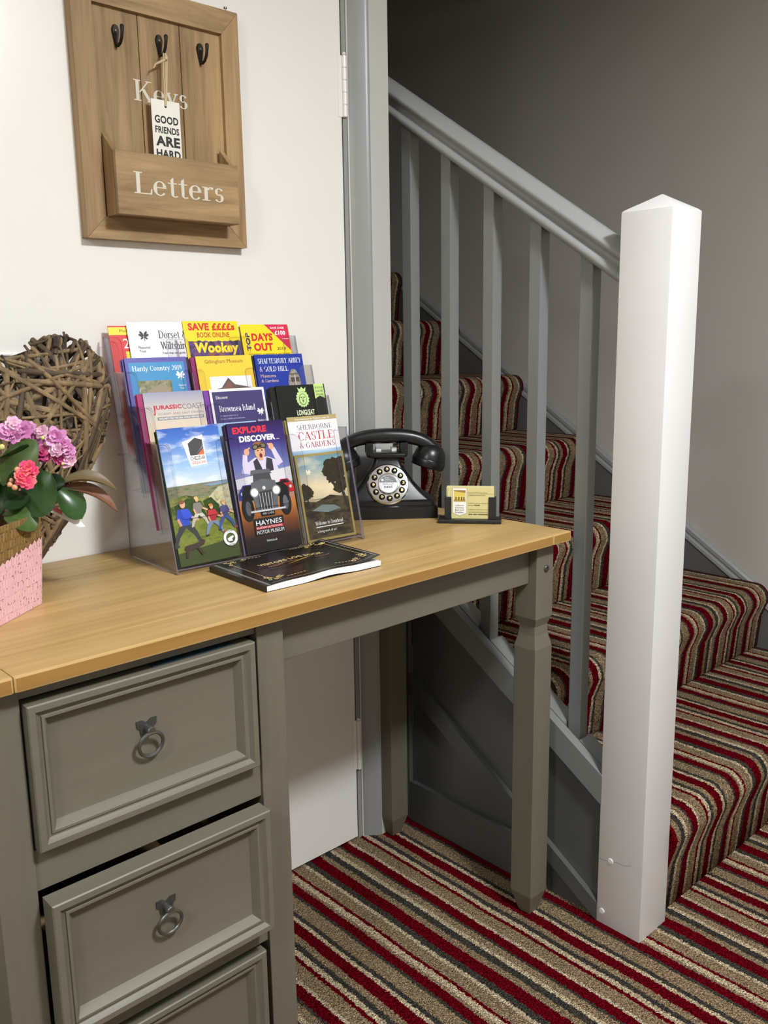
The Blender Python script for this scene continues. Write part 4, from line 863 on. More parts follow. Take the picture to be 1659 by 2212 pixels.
COV = flat((20, 18, 18), 0.22); GOLD = flat((216, 190, 120), 0.4, 0.1); SILV = flat((176, 170, 158), 0.35, 0.1)
mb = MB(); ribbon(mb, lambda x: bcv(x) - .0003, lambda x: bcv(x), 0.0, BW - .001, -0.0004, BH + .0004, COV)
ribbon(mb, lambda x: bz0(x), lambda x: bz0(x) + .0004, 0.0, BW - .001, -0.0004, BH + .0004, COV)
mb.box(-0.0008, 0.0012, -0.0004, BH + .0004, 0.0003, bcv(0.0), COV)
P_ = Print(mb, lambda x, y, l: (x, y, bcv(x) + 0.00008 + 0.00002 * l))
def seg(x0, y0, x1, y1, w, m, n=12):
    for i in range(n): P_.line(x0 + (x1 - x0) * i / n, y0 + (y1 - y0) * i / n, x0 + (x1 - x0) * (i + 1) / n, y0 + (y1 - y0) * (i + 1) / n, w, m)
seg(.008, .001, .008, BH - .001, .0012, SILV); seg(.005, .001, .005, BH - .001, .0006, SILV); seg(BW - .006, .004, BW - .006, BH - .004, .0010, SILV); seg(.014, BH - .005, BW - .006, BH - .005, .0007, SILV); seg(.014, .005, BW - .006, .005, .0005, SILV)
seg(.022, .022, .022, BH - .022, .0006, GOLD); seg(BW - .016, .024, BW - .016, BH - .024, .0006, GOLD)
rnd = random.Random(8)
for cx, cy, sx, sy in ((.018, .012, 1, 1), (.018, BH - .012, 1, -1), (BW - .014, .012, -1, 1), (BW - .014, BH - .012, -1, -1)):
    for i in range(11):
        a, b = rnd.uniform(0, .034) , rnd.uniform(0, .012)
        if i % 2: a, b = b * .8, a * .55
        r = rnd.uniform(.0020, .0042); P_.ring(cx + sx * a, cy + sy * b, r * .62, r, GOLD, rnd.uniform(0, 180), rnd.uniform(300, 480), 12)
    for i in range(6): P_.ell(cx + sx * (.030 + .006 * i), cy + sy * (.002 + .0006 * i), .0024, .0009, GOLD, 8)
P_.text('VISITORS LOG BOOK', .044, .0815, .162, .0915, GOLD, bold=.02)
for i in range(8): P_.line(.052 + .0034 * i, .0690, .0530 + .0034 * i, .0725, .0016, flat((186, 120, 66), .4)); P_.line(.138 + .0036 * i, .0690, .1390 + .0036 * i, .0725, .0016, flat((160, 98, 56), .4))
P_.poly([(.078, .0620), (.112, .0720), (.140, .0800), (.126, .0735), (.104, .0660)], flat((196, 156, 60), .35, .5)); P_.poly([(.056, .0745), (.100, .0735), (.134, .0645), (.106, .0705)], flat((176, 136, 56), .35, .5))
mb.build('cover', BK, smooth=40)

# ------------------------------------------------------------------ telephone
TP = thing('telephone', 'black retro telephone with a chrome push button dial standing behind the leaflet holder', 'telephone', (0.2515, -0.1545, H), (0, 0, math.atan2(-0.625, 0.78)))
def rrect(w, y0, y1, r, z, n=4):
    out = []
    for cx, cy, a0 in ((w - r, y1 - r, 0), (-w + r, y1 - r, 90), (-w + r, y0 + r, 180), (w - r, y0 + r, 270)):
        for i in range(n + 1):
            a = R(a0 + 90.0 * i / n); out.append((cx + r * math.cos(a), cy + r * math.sin(a), z))
    return out
prof = [(0.0005, .0960, 0, .112, .007), (.0215, .0955, .0004, .1115, .007), (.0245, .0925, .003, .109, .007), (.0255, .0900, .0055, .1065, .007), (.0320, .0895, .006, .106, .007), (.0345, .0860, .009, .103, .008), (.0355, .0830, .0105, .1015, .009),
        (.0420, .0745, .0135, .0995, .009), (.0500, .0660, .0175, .0975, .009), (.0600, .0570, .0220, .0955, .009), (.0700, .0490, .0265, .0935, .009), (.0800, .0425, .0310, .0915, .009), (.0880, .0375, .0345, .090, .008), (.0900, .0350, .0365, .089, .008),
        (.0990, .0300, .0395, .087, .008), (.1080, .0265, .0420, .085, .008), (.1140, .0250, .0430, .084, .008)]
mb = MB().loft([rrect(w, f, b, r, z) for z, w, f, b, r in prof], BLACK_PL)
mb.build('body', TP, smooth=28)
mb = MB().loft([rrect(w, f, b, r, z) for z, w, f, b, r in ((.1142, .0300, .0370, .0900, .008), (.1165, .0390, .0330, .0940, .008), (.1215, .0405, .0325, .0945, .008), (.1245, .0380, .0350, .0920, .008), (.1255, .030, .043, .084, .006))], BLACK_PL)
for sx in (-1, 1):
    for y0, y1 in ((.0335, .0440), (.0830, .0935)):
        xa, xb = sorted((sx * .0275, sx * .0405))
        mb.box(xa, xb, y0, y1, .1200, .1440, BLACK_PL)
    mb.box(min(sx * .0095, sx * .021), max(sx * .0095, sx * .021), .052, .076, .1250, .1325, flat((214, 214, 212), .3))
mb.build('cradle', TP, bevel=0.0022, seg=3, smooth=50)
# handset
mb = MB(); pts = []; rad = []; n = 30
for i in range(n + 1):
    a = -1 + 2.0 * i / n; x = 0.0975 * math.sin(a * 1.25) / math.sin(1.25); z = 0.1535 - 0.0330 * abs(a) ** 2.6 - 0.004 * a * a; pts.append((x, 0.0635, z)); rad.append(0.0135 + 0.0035 * (1 - abs(a)) + 0.004 * abs(a) ** 6)
rings = []
for i, (q, r) in enumerate(zip(pts, rad)):
    d = (Vector(pts[min(i + 1, n)]) - Vector(pts[max(i - 1, 0)])).normalized(); up = Vector((-d.z, 0, d.x)); up = up if up.z > 0 else -up
    rg = []
    for k in range(20):
        t = 2 * math.pi * k / 20; c, s = math.cos(t), math.sin(t); ex = (abs(c) ** .8) * (1 if c > 0 else -1); ey = (abs(s) ** .8) * (1 if s > 0 else -1)
        rg.append(Vector(q) + Vector((0, 1, 0)) * ex * r * 1.02 + up * ey * r * (1.0 if s > 0 else .78))
    rings.append(rg)
mb.loft(rings, BLACK_PL)
hs = mb.build('handset', TP, smooth=60)
for sx in (-1, 1):
    ax = Vector((-sx * 0.30, 0, -0.95)).normalized(); top = Vector((sx * 0.0940, 0.0635, 0.1345))
    pf = [(0.0001, -.004), (0.010, -.003), (.0185, .001), (.0245, .0075), (.0280, .0155), (.0296, .0240), (.0296, .0248), (.0305, .0252), (.0310, .0262), (.0312, .0330), (.0305, .0380), (.0285, .0400), (.022, .0405), (.0001, .0398)]
    pf = [(r_ * 1.10, h2 * 1.12) for r_, h2 in pf]
    m_ = MB().lathe(pf, top, ax, BLACK_PL, 36); m_.build('earpiece' if sx < 0 else 'mouthpiece', hs, smooth=32)
# dial: a chrome ring carrying twelve black buttons, tilted with the sloping face
ta = math.atan2(.0450, .100); DT = (Matrix.Translation((0.0, 0.0245, 0.0640)) @ Matrix.Rotation(-ta, 4, 'X'))
def dl(x, y, l): return tuple(DT @ Vector((x, -l, y)))
mb = MB(); dn = DT.to_3x3() @ Vector((0, -1, 0)); dc = DT @ Vector((0, 0.006, 0))
mb.lathe([(.0405, 0), (.0412, .006), (.0408, .0100), (.0385, .0122), (.0360, .0126), (.0225, .0126), (.0215, .0120), (.0205, .0130), (.0200, .0140), (.0188, .0142), (.0182, .0130), (.0001, .0130)], dc, dn, CHROME, 48)
dial = mb.build('dial', TP, smooth=30)
for i in range(12):
    a = R(63 - 30 * i); cx, cy = .0292 * math.cos(a), .0292 * math.sin(a)
    m_ = MB(); m_.lathe([(.0060, 0), (.0060, .0010), (.0052, .0022), (.0028, .0030), (.0001, .0032)], Vector(dl(cx, cy, .0064)), dn, flat((14, 13, 13), .15), 18)
    P_ = Print(m_, lambda x, y, l: dl(x, y, .0099 + .00002 * l))
    k = '4 3 2 1 # * 0 9 8 7 6 5'.split()[i]; P_.text(k, cx - .0019, cy - .0027, cx + .0019, cy + .0027, flat((206, 180, 110), .35, .4), bold=.02)
    m_.build('button', dial, smooth=40)
m_ = MB(); P_ = Print(m_, lambda x, y, l: dl(x, y, .0071 + .00005 * l)); GR = flat((92, 98, 108), .4); NX_ = flat((60, 62, 66), .4)
P_.ell(0, 0, .0178, .0178, flat((200, 202, 204), .25, .5), 32)
P_.poly([(.0172 * math.cos(R(a)), .0172 * math.sin(R(a))) for a in range(8, 173, 6)], GR); P_.line(-.006, .0028, -.006, .0160, .0005, WHT)
P_.rect(-.0135, .0050, -.0085, .0100, flat((160, 166, 176), .4))
for i in range(3): P_.rect(-.0130, .0056 + .0015 * i, -.0090, .0064 + .0015 * i, WHT)
P_.text('FIRE', -.0045, .0110, .0015, .0128, WHT); P_.text('POLICE', -.0045, .0078, .0045, .0096, WHT); P_.text('AMBULANCE', -.0045, .0046, .0095, .0064, WHT)
P_.rect(-.0090, -.0012, .0095, .0012, flat((120, 124, 130), .4)); P_.rect(-.0080, -.0006, -.0035, .0006, WHT); P_.rect(-.0020, -.0006, .0082, .0006, WHT); P_.text('next', -.0082, -.0085, .0082, -.0035, NX_)
m_.build('dial_label', dial, normals=False)

# ------------------------------------------------------------------ business card holder
CH = thing('card_holder', 'small black business card holder at the right end of the desk', 'card holder', (0.3245, -0.2960, H), (0, 0, math.atan2(-0.777, 0.629)))
BM = flat((24, 24, 25), 0.45)
MB().box(-.0590, .0590, 0.0, .0400, 0.0003, .0075, BM).build('base', CH, bevel=.0016, seg=3, smooth=40)
MB().box(-.0475, -.0345, .0095, .0120, .0073, .0495, BM).build('front_clip', CH, bevel=.0010)
MB().box(.0350, .0490, .0095, .0120, .0073, .0495, BM).build('front_clip', CH, bevel=.0010)
MB().box(-.0475, -.0452, .0122, .0290, .0073, .0480, BM).box(.0467, .0490, .0122, .0290, .0073, .0480, BM).box(-.0450, .0465, .0268, .0290, .0073, .0480, BM).build('back_rest', CH, bevel=.0006)
CYL = (206, 196, 138)
def card(y, dx, dz, label, col, draw=None, group=None, tw=.0010):
    mb = MB().box(-.0430 + dx, .0445 + dx, y, y + tw, .0078, .0665 + dz, flat(col, .5))
    if draw: draw(Print(mb, lambda x, z, l: (x + dx, y - .00006 - .00003 * l, z + dz)))
    o = mb.build('business_card', normals=False); o.location = CH.location; o.rotation_euler = CH.rotation_euler
    return tag(o, label, 'business card', group)
def d_card(P_):
    K = flat((92, 88, 62), .5); P_.poly([(-.0335, .0660), (-.0335, .0180), (-.0200, .0125), (-.0065, .0180), (-.0065, .0660)], flat((70, 66, 50), .5)); P_.poly([(-.0330, .0658), (-.0330, .0184), (-.0200, .0132), (-.0070, .0184), (-.0070, .0658)], flat((236, 236, 228), .45))
    P_.rect(-.0312, .0400, -.0090, .0620, flat((214, 192, 92), .5)); P_.poly([(-.0312, .0620), (-.0312, .0600), (-.009, .0570), (-.009, .0620)], flat((150, 116, 60), .5)); P_.rect(-.0312, .0400, -.0090, .0440, flat((176, 146, 66), .5))
    for x in (-.027, -.0215, -.0165, -.0120): P_.rect(x - .0010, .0430, x + .0010, .0475, flat((60, 46, 36), .5)); P_.ell(x, .048, .0013, .0012, flat((60, 46, 36), .5), 8)
    for i, t in enumerate(('Lodbourne', 'Farmhouse', 'Bed and', 'Breakfast')): P_.text(t, -.0285, .0318 - .0044 * i, -.0125, .0345 - .0044 * i, K)
    P_.text('Paul and Francesca King', -.0035, .0560, .0315, .0585, K); P_.rect(-.0035, .0550, .0430, .0553, K); P_.text('Lodbourne Farmhouse', -.0035, .0515, .0280, .0540, K)
    P_.text('Lodbourne Green, Gillingham', -.0035, .0360, .0330, .0385, K); P_.text('Dorset', -.0035, .0325, .0060, .0348, K); P_.rect(.0075, .0328, .0180, .0344, K)
    for i, t in enumerate(('info@lodbournefarmhouse.co.uk', 'www.lodbournefarmhouse.co.uk')): P_.text(t, -.0035, .0240 - .0044 * i, .0330, .0265 - .0044 * i, K)
    for x0, x1 in ((-.0035, .0040), (.0055, .0130), (.0145, .0330)): P_.rect(x0, .0155, x1, .0171, K)
card(.0124, .0008, 0.0, 'pale yellow business card with a picture badge at the front of the black holder', CYL, d_card)
for i in range(5):
    card(.0142 + .0022 * i, -.0012 + (-.0006) * i % .002, .0012 + .0008 * (i % 3), 'pale yellow business card stacked behind the front card', (212, 204, 152), None, 'business cards stacked behind the front card', .0016)

# ------------------------------------------------------------------ potted kalanchoe
PC = Vector((-0.5324, -0.2072, H)); PA = R(37.7)
PP = thing('potted_plant', 'flowering kalanchoe with pink and lilac flowers in a pink woven basket', 'plant', PC)
def pw(x, y, z): return (PC.x + x * math.cos(PA) - y * math.sin(PA), PC.y + x * math.sin(PA) + y * math.cos(PA), PC.z + z)
def sq(w, r, z, n=5, jit=None): return [pw(a, b, z) for a, b, _ in rrect(w, -w, w, r, 0, n)]
def weave(name, c1, c2, dark):
    m, N, L, P = newmat(name); tc = nd(N, 'ShaderNodeTexCoord'); mp = nd(N, 'ShaderNodeMapping'); mp.inputs['Rotation'].default_value = (0, 0, -PA)
    L.new(tc.outputs['Object'], mp.inputs[0]); sp = nd(N, 'ShaderNodeSeparateXYZ'); L.new(mp.outputs[0], sp.inputs[0]); ad = nd(N, 'ShaderNodeMath', operation='ADD'); L.new(sp.outputs['X'], ad.inputs[0]); L.new(sp.outputs['Y'], ad.inputs[1])
    cb = nd(N, 'ShaderNodeCombineXYZ'); L.new(ad.outputs[0], cb.inputs[0]); L.new(sp.outputs['Z'], cb.inputs[1])
    no = nd(N, 'ShaderNodeTexNoise', i_Scale=55.0, i_Detail=3.0); L.new(tc.outputs['Object'], no.inputs['Vector']); n2 = nd(N, 'ShaderNodeTexNoise', i_Scale=260.0, i_Detail=2.0); L.new(tc.outputs['Object'], n2.inputs['Vector'])
    br = nd(N, 'ShaderNodeTexBrick'); br.inputs['Scale'].default_value = 1.0; br.inputs['Mortar Size'].default_value = 0.0011; br.inputs['Mortar Smooth'].default_value = 0.3; br.inputs['Brick Width'].default_value = 0.0062; br.inputs['Row Height'].default_value = 0.0118
    sc = nd(N, 'ShaderNodeVectorMath', operation='MULTIPLY_ADD'); sc.inputs[1].default_value = (.006, .006, .006); L.new(no.outputs['Color'], sc.inputs[0]); L.new(cb.outputs[0], sc.inputs[2]); L.new(sc.outputs[0], br.inputs['Vector'])
    br.inputs['Color1'].default_value = lin(c1); br.inputs['Color2'].default_value = lin(c2); br.inputs['Mortar'].default_value = lin(c2)
    # short slanted gaps between the plaited strips
    wv = nd(N, 'ShaderNodeMath', operation='GREATER_THAN'); wv.inputs[1].default_value = 0.60; L.new(n2.outputs['Fac'], wv.inputs[0]); mu = nd(N, 'ShaderNodeMath', operation='MULTIPLY'); L.new(wv.outputs[0], mu.inputs[0]); L.new(br.outputs['Fac'], mu.inputs[1])
    mx = nd(N, 'ShaderNodeMix', data_type='RGBA'); L.new(mu.outputs[0], mx.inputs[0]); L.new(br.outputs['Color'], mx.inputs[6]); mx.inputs[7].default_value = lin(dark); L.new(mx.outputs[2], P.inputs['Base Color'])
    b = nd(N, 'ShaderNodeBump', i_Strength=0.4, i_Distance=0.0015); b.invert = True; L.new(br.outputs['Fac'], b.inputs['Height']); b2 = nd(N, 'ShaderNodeBump', i_Strength=0.35, i_Distance=0.001); L.new(n2.outputs['Fac'], b2.inputs['Height']); L.new(b.outputs['Normal'], b2.inputs['Normal']); L.new(b2.outputs['Normal'], P.inputs['Normal']); P.inputs['Roughness'].default_value = 0.75
    return m
PINK = weave('pink_weave', (236, 190, 196), (228, 178, 186), (150, 98, 100)); STRAW = weave('straw_weave', (150, 120, 66), (120, 92, 48), (60, 42, 22))
bw = lambda z: 0.0595 + 0.0075 * (z / 0.123)
mb = MB().loft([sq(bw(z) - .001, .010, z) for z in (.0006, .03, .06, .09, .123)] + [sq(bw(z) - .005, .008, z) for z in (.123, .095)], STRAW)
mb.build('basket', PP, world=True, smooth=45)
ring0 = []; N_ = 96
def per(w, r, t):
    L_ = rrect(w, -w, w, r, 0, 6); n = len(L_); ds = [0]
    for i in range(n): ds.append(ds[-1] + math.dist(L_[i][:2], L_[(i + 1) % n][:2]))
    d_ = t * ds[-1]
    for i in range(n):
        if d_ <= ds[i + 1] + 1e-9:
            f_ = (d_ - ds[i]) / max(1e-9, ds[i + 1] - ds[i]); a, b = L_[i], L_[(i + 1) % n]; return a[0] + (b[0] - a[0]) * f_, a[1] + (b[1] - a[1]) * f_
    return L_[0][:2]
rnd = random.Random(4); rows = []; zz = []
for i in range(N_):
    x, y = per(bw(.07), .011, i / N_); z = .090 - .16 * max(0, .062 - x) * (1 if y < -.05 else .4); zz.append(z + (0.0045 if i % 2 else 0) + rnd.uniform(-.001, .001))
for f_ in (0.0, .25, .5, .75, 1.0):
    rw = []
    for i in range(N_):
        z = .0004 + (zz[i] - .0004) * f_; x, y = per(bw(z) + .0004, .011, i / N_); rw.append(pw(x, y, z))
    rows.append(rw)
mb = MB().loft(rows, PINK, cap=False); mb.build('painted_band', PP, world=True)
MB().loft([sq(bw(.105) - .0065, .008, .098), sq(bw(.105) - .0065, .008, .102)], flat((44, 32, 24), .9)).build('soil', PP, world=True)
PE = Vector((0.935, -0.354, 0)); PF = Vector((-0.354, -0.935, 0)); PO = Vector((-0.4177, -0.2217, 0.981))
def pg(a, b, d=0.0): return PO + PE * (a * 0.000548) + Vector((0, 0, b * 0.00061)) + PF * d
def leafmat(name, c1, c2, rough=0.28):
    m = noise_mat(name, [c1, c2], 40, (1, 1, 1), rough, 3.0, .35, .65); return m
LG = leafmat('leaf_green', (34, 62, 26), (48, 80, 34)); LD = leafmat('leaf_dark', (24, 44, 22), (34, 56, 28)); LP = leafmat('leaf_pale', (62, 84, 40), (78, 98, 52)); LO = leafmat('leaf_olive', (92, 84, 50), (104, 80, 52), .5); LR = leafmat('leaf_russet', (124, 82, 58), (104, 72, 48), .5)
def leaf(name, base, tip, width, nrm, bend, mat, peak=.5, cup=.15):
    base, tip = Vector(base), Vector(tip); d = tip - base; nrm = Vector(nrm).normalized(); sd = d.cross(nrm).normalized(); nn = sd.cross(d).normalized(); mb = MB(); nu, nv = 14, 8; g = []
    for i in range(nu + 1):
        t = i / nu; c = base + d * t + nn * bend * 4 * t * (1 - t) * d.length
        w = width * .5 * (math.sin(math.pi * min(1, t ** (math.log(.5) / math.log(peak)))) ** .62) + .0012 * (1 - t)
        if t < .10: w = width * .06 + w * t * 4
        for s_ in (1, -1):
            g.append([c + sd * w * (2.0 * j / nv - 1) + nn * (cup * width * ((2.0 * j / nv - 1) ** 2) * math.sin(math.pi * t) + s_ * .0006) for j in range(nv + 1)])
    top = g[0::2]; bot = g[1::2]; vs = [q for r in top for q in r] + [q for r in bot for q in r]; n1 = nv + 1; o_ = len(top) * n1; fs = []
    for i in range(nu):
        for j in range(nv):
            a = i * n1 + j; fs.append((a, a + 1, a + n1 + 1, a + n1)); fs.append((o_ + a, o_ + a + n1, o_ + a + n1 + 1, o_ + a + 1))
    edge = [(0 * n1 + j) for j in range(n1)] + [(i * n1 + nv) for i in range(1, nu + 1)] + [(nu * n1 + j) for j in range(nv - 1, -1, -1)] + [i * n1 for i in range(nu - 1, 0, -1)]
    for k in range(len(edge)): a, b = edge[k], edge[(k + 1) % len(edge)]; fs.append((a, o_ + a, o_ + b, b))
    mb.add(vs, fs, mat); return mb.build(name, PP, world=True, smooth=60)
U3 = Vector((0, 0, 1))
leaf('leaf', pg(-94, -150, .022), pg(-16, -70, .038), .070, PF * .9 + U3 * .5, .06, LG, .52)
leaf('leaf', pg(-128, -150, .030), pg(-60, -186, .046), .044, PF * .5 + U3 * .9, .10, LP, .55)
leaf('leaf', pg(-126, -92, .016), pg(-42, 2, .026), .040, PF * .9 + U3 * .2, .05, LP, .5)
leaf('leaf', pg(-130, -40, .010), pg(-62, -6, .030), .052, PF * .4 - U3 * .9, .10, LD, .5)
leaf('leaf', pg(-124, -116, .024), pg(-70, -126, .036), .044, PF * .7 + U3 * .6, .06, LD, .5)
leaf('leaf', pg(-120, -78, .004), pg(-60, -90, .016), .060, PF * .8 + U3 * .4, .05, LD, .5)
leaf('leaf', pg(-30, -110, .006), pg(16, -96, .014), .030, PF * .6 + U3 * .8, .10, LD, .5)
leaf('leaf', pg(-14, -104, .012), pg(46, -178, .022), .036, PF * .9 + PE * .3 + U3 * .5, .08, LG, .62)
leaf('leaf', pg(-10, -108, .004), pg(134, -122, .014), .024, PF * .4 + U3 * 1, .18, LO, .55, .3)
leaf('leaf', pg(-6, -112, .002), pg(132, -172, .012), .022, PF * .5 + U3 * 1, .16, LR, .5, .3)
for a, b, c, d_, w in ((-190, -120, -150, -60, .05), (-210, -150, -170, -190, .05), (-170, -100, -200, -30, .045), (-150, -150, -110, -100, .05), (-100, -130, -60, -60, .05)):
    leaf('leaf', pg(a, b, -.01), pg(c, d_, .01), w, PF * .6 + U3 * .6, .08, LG if a % 20 else LD, .5)
def floret(c, r, cols, nrm, seed):
    rnd = random.Random(seed); mb = MB(); nrm = Vector(nrm).normalized(); e1 = nrm.orthogonal().normalized(); e2 = nrm.cross(e1); c = Vector(c)
    for L_, (n, rr, ti) in enumerate(((9, 1.0, .15), (7, .72, .55), (5, .42, 1.0))):
        for i in range(n):
            a = 2 * math.pi * (i + rnd.uniform(-.2, .2)) / n + L_; d = (e1 * math.cos(a) + e2 * math.sin(a)); s = nrm.cross(d); l = r * rr * rnd.uniform(.85, 1.1); ti_ = ti + rnd.uniform(-.15, .15); dirv = (d * math.cos(ti_) + nrm * math.sin(ti_)); up = nrm * math.cos(ti_) - d * math.sin(ti_)
            o = c + nrm * (.0012 * L_); m = cols[rnd.randrange(len(cols))]; w = l * .36
            vs = [o, o + dirv * l * .5 + s * w - up * .0004, o + dirv * l * .85 + s * w * .7, o + dirv * l, o + dirv * l * .85 - s * w * .7, o + dirv * l * .5 - s * w - up * .0004, o + dirv * l * .5 + up * l * -.08]
            mb.add(vs, [(0, 1, 6), (1, 2, 6), (2, 3, 6), (3, 4, 6), (4, 5, 6), (5, 0, 6)], m)
    return mb.build('flower', PP, world=True, normals=False, smooth=60)
LI = [flat((206, 132, 184), .6), flat((218, 156, 200), .6), flat((196, 116, 172), .6)]; LW2 = [flat((232, 196, 212), .6), flat((224, 172, 200), .6)]; MG = [flat((176, 52, 110), .6), flat((196, 84, 134), .6)]; CO = [flat((238, 84, 116), .6), flat((246, 118, 120), .6), flat((232, 70, 128), .6)]
for i, (a, b, d_, r, cl) in enumerate(((-27, 15, .014, .0105, LW2), (2, 2, .014, .0155, LI), (18, -14, .018, .0125, LI), (4, -24, .020, .0120, LW2), (26, -30, .016, .0110, LI), (8, -46, .014, .0100, MG), (27, -50, .016, .0115, LW2), (-40, -2, .008, .0120, LI),
        (-90, 30, .012, .0135, LW2), (-70, 20, .014, .0135, LI), (-106, 18, .016, .0130, LI), (-88, 12, .018, .0120, LI), (-56, 24, .008, .0100, LI), (-33, -30, .014, .0125, MG), (-26, -38, .012, .0100, MG), (-73, -80, .046, .0135, CO), (-82, -70, .046, .0105, CO), (-68, -54, .044, .0115, CO), (-56, -62, .042, .0085, CO))):
    floret(pg(a, b, d_), r, cl, PF + U3 * .5 + PE * ((i * 37 % 11) / 11.0 - .5) * .9, i)
BUD = flat((222, 160, 128), .5); YB_ = flat((206, 204, 128), .6)
for a, b, d_, r, m in ((-108, -86, .044, .0036, BUD), (-98, -92, .046, .0040, BUD), (-104, -78, .042, .0030, BUD), (-90, -56, .042, .0036, BUD), (-88, -98, .044, .0018, BUD), (-118, -10, .030, .0040, YB_), (-28, 4, .022, .0026, YB_), (12, -54, .022, .0022, YB_)):
    MB().lathe([(.0001, -r), (r * .7, -r * .75), (r, 0), (r * .7, r * .75), (.0001, r * 1.1)], pg(a, b, d_), (0.2, -0.3, 1), m, 10).build('bud', PP, world=True, smooth=60)
for a0, b0, a1, b1, d_ in ((-70, -140, 0, -10, .008), (-90, -140, -85, 10, .006), (-88, -130, -75, -85, .030)):
    MB().tube([pg(a0, b0, 0), pg((a0 + a1) / 2 - 8, (b0 + b1) / 2, d_ * .7), pg(a1, b1, d_)], .0016, flat((96, 72, 48), .6), 6).build('stem', PP, world=True, smooth=60)
a, b = pg(-36, -142, .020), pg(52, -198, .014)
dv = (b - a); sd = Vector((0.2, 0.2, 1)).normalized()
mb = MB().loft([[a + sd * .005, a - sd * .005, a - sd * .005 + PF * -.0006, a + sd * .005 + PF * -.0006], [a + dv * .86 + sd * .0048, a + dv * .86 - sd * .0048, a + dv * .86 - sd * .0048 + PF * -.0006, a + dv * .86 + sd * .0048 + PF * -.0006], [b + sd * .0004, b - sd * .0004, b - sd * .0004 + PF * -.0006, b + sd * .0004 + PF * -.0006]], flat((236, 232, 232), .4))
q = a + dv * .18 + PF * .0002; q2 = a + dv * .42 + PF * .0002
mb.add([q + sd * .0045, q - sd * .001, q2 - sd * .001, q2 + sd * .0045], [(0, 1, 2, 3)], flat((226, 120, 150), .4))
tag(mb.build('plant_label', normals=False), 'white and pink pointed plant label stuck in the pink basket', 'plant label')

# ------------------------------------------------------------------ wicker heart
HC = Vector((-0.4050, -0.0520, H + 0.0012)); WH = thing('wicker_heart', 'large brown wicker heart of woven twigs leaning on the door behind the pink basket', 'ornament', HC)
HO_ = [(0, .305), (.02, .335), (.045, .352), (.075, .357), (.105, .350), (.130, .330), (.145, .300), (.149, .268), (.143, .228), (.130, .192), (.112, .158), (.088, .110), (.062, .068), (.034, .036), (0, .004)]
HL_ = [0.0]
for q0, q1 in zip(HO_, HO_[1:]): HL_.append(HL_[-1] + math.dist(q0, q1))
def hp(t, s=1.0):
    t = t % (2 * math.pi); sg = 1 if t <= math.pi else -1; u = (t if sg > 0 else 2 * math.pi - t) / math.pi * HL_[-1]
    for k in range(len(HO_) - 1):
        if u <= HL_[k + 1] + 1e-9:
            f_ = (u - HL_[k]) / (HL_[k + 1] - HL_[k]); x = HO_[k][0] + (HO_[k + 1][0] - HO_[k][0]) * f_; z = HO_[k][1] + (HO_[k + 1][1] - HO_[k][1]) * f_; break
    return sg * x * s, .215 + (z - .215) * s
def inside(x, z):
    lo, hi = 0.0, 3.0; cx, cz = 0.0, 0.215; dx, dz = x - cx, z - cz; r = math.hypot(dx, dz); a = math.atan2(dx, dz); return r, a
OUT = sorted((math.atan2(hp(t)[0], hp(t)[1] - .215), math.hypot(hp(t)[0], hp(t)[1] - .215)) for t in [2 * math.pi * i / 240 for i in range(240)])
def rmax(a):
    best = min(OUT, key=lambda q: abs(q[0] - a)); return best[1]
PL_ = [hp(2 * math.pi * i / 120) for i in range(120)]
def outside(x, z):
    c = False
    for (xa, za), (xb, zb) in zip(PL_, PL_[1:] + PL_[:1]):
        if (za > z) != (zb > z) and x < (xb - xa) * (z - za) / (zb - za) + xa: c = not c
    if c: return False
    return min(math.hypot(x - xa, z - za) for xa, za in PL_) > .006
def depth(x, z):
    r, a = inside(x, z); f_ = min(1.0, r / max(1e-4, rmax(a))); return 0.040 * math.sqrt(max(0.0, 1 - f_ ** 2.6))
TW = [noise_mat('twig_%d' % i, [c1, c2], 60, (1, 1, .3), .7, 4.0) for i, (c1, c2) in enumerate((((92, 74, 50), (146, 122, 86)), ((58, 44, 32), (92, 74, 52)), ((38, 30, 24), (60, 48, 36))))]
rnd = random.Random(21); mb = MB()
def twig(p0, p1, side, r, m, n=9, off=0.0):
    for i in range(1, n):
        x = p0[0] + (p1[0] - p0[0]) * i / n; z = p0[1] + (p1[1] - p0[1]) * i / n
        if outside(x, z): return False
    pts = []
    for i in range(n + 1):
        t = -0.02 + 1.04 * i / n; x = p0[0] + (p1[0] - p0[0]) * t; z = p0[1] + (p1[1] - p0[1]) * t
        pts.append(HC + Vector((x, side * -(depth(x, z) * (1 + off) + .001), max(z, .004))))
    mb.tube(pts, [r * (1.12 - .3 * i / n) for i in range(n + 1)], m, 6)
    return True
ts = lambda: rnd.uniform(0, 2 * math.pi)
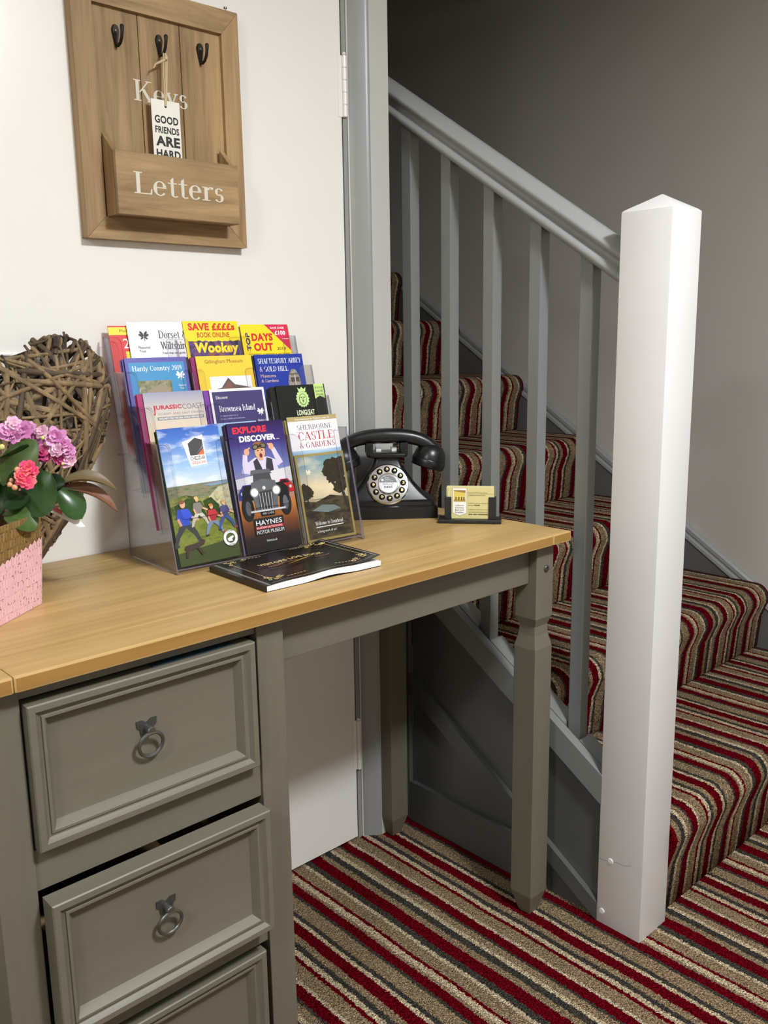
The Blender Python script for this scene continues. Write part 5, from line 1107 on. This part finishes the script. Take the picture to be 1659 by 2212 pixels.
for i in range(118):
    t0 = ts(); t1 = t0 + rnd.choice((-1, 1)) * rnd.choice((rnd.uniform(.5, 1.6), rnd.uniform(1.4, 3.1))); s0, s1 = rnd.uniform(.90, 1.0), rnd.uniform(.72, 1.0)
    twig(hp(t0, s0), hp(t1, s1), 1, rnd.choice((.0018, .0024, .0030, .0036, .0048)), TW[rnd.choice((0, 0, 0, 1, 1))], off=rnd.uniform(-.12, .10))
for i in range(48):
    t0 = ts(); t1 = t0 + rnd.choice((-1, 1)) * rnd.uniform(.25, .6)
    twig(hp(t0, rnd.uniform(.93, 1.0)), hp(t1, rnd.uniform(.9, 1.0)), rnd.choice((1, 1, -1)), rnd.choice((.0020, .0026, .0032)), TW[rnd.choice((0, 1, 1, 2))], off=rnd.uniform(-.1, .05))
for i in range(28):
    t0 = ts(); t1 = t0 + rnd.choice((-1, 1)) * rnd.uniform(.8, 3.1)
    twig(hp(t0, rnd.uniform(.9, 1)), hp(t1, rnd.uniform(.7, 1)), -1, rnd.choice((.0018, .0024, .003)), TW[rnd.choice((1, 2, 2))], off=rnd.uniform(-.1, .05))
for i in range(54):
    t0 = ts(); x, z = hp(t0, .99); t1 = t0 + rnd.uniform(-.16, .16); x1, z1 = hp(t1, .97); k = rnd.uniform(.55, .9)
    pts = [HC + Vector((x * k, -.030 * 1.0, max(.004, .215 + (z - .215) * k))), HC + Vector((x * .97, -.018, max(.004, .215 + (z - .215) * .97))), HC + Vector((x1 * 1.01, .002, max(.004, .215 + (z1 - .215) * 1.01))), HC + Vector((x1 * .96, .020, max(.004, .215 + (z1 - .215) * .96))), HC + Vector((x1 * k, .032, max(.004, .215 + (z1 - .215) * k)))]
    mb.tube(pts, rnd.choice((.0020, .0026, .0032)), TW[rnd.choice((0, 1, 1, 2))], 6)
mb.build('twigs', WH, world=True, smooth=60)
CB = MB().tube([(-0.66, -0.0034, 1.098), (-0.52, -0.0034, 1.0955), (-0.43, -0.0034, 1.0905), (-0.372, -0.0034, 1.0875), (-0.34, -0.0034, 1.075), (-0.335, -0.0034, 1.0)], 0.0030, flat((240, 240, 240), .3), 10).build('cable', smooth=60)
tag(CB, 'thin white cable running across the door behind the wicker heart', 'cable')
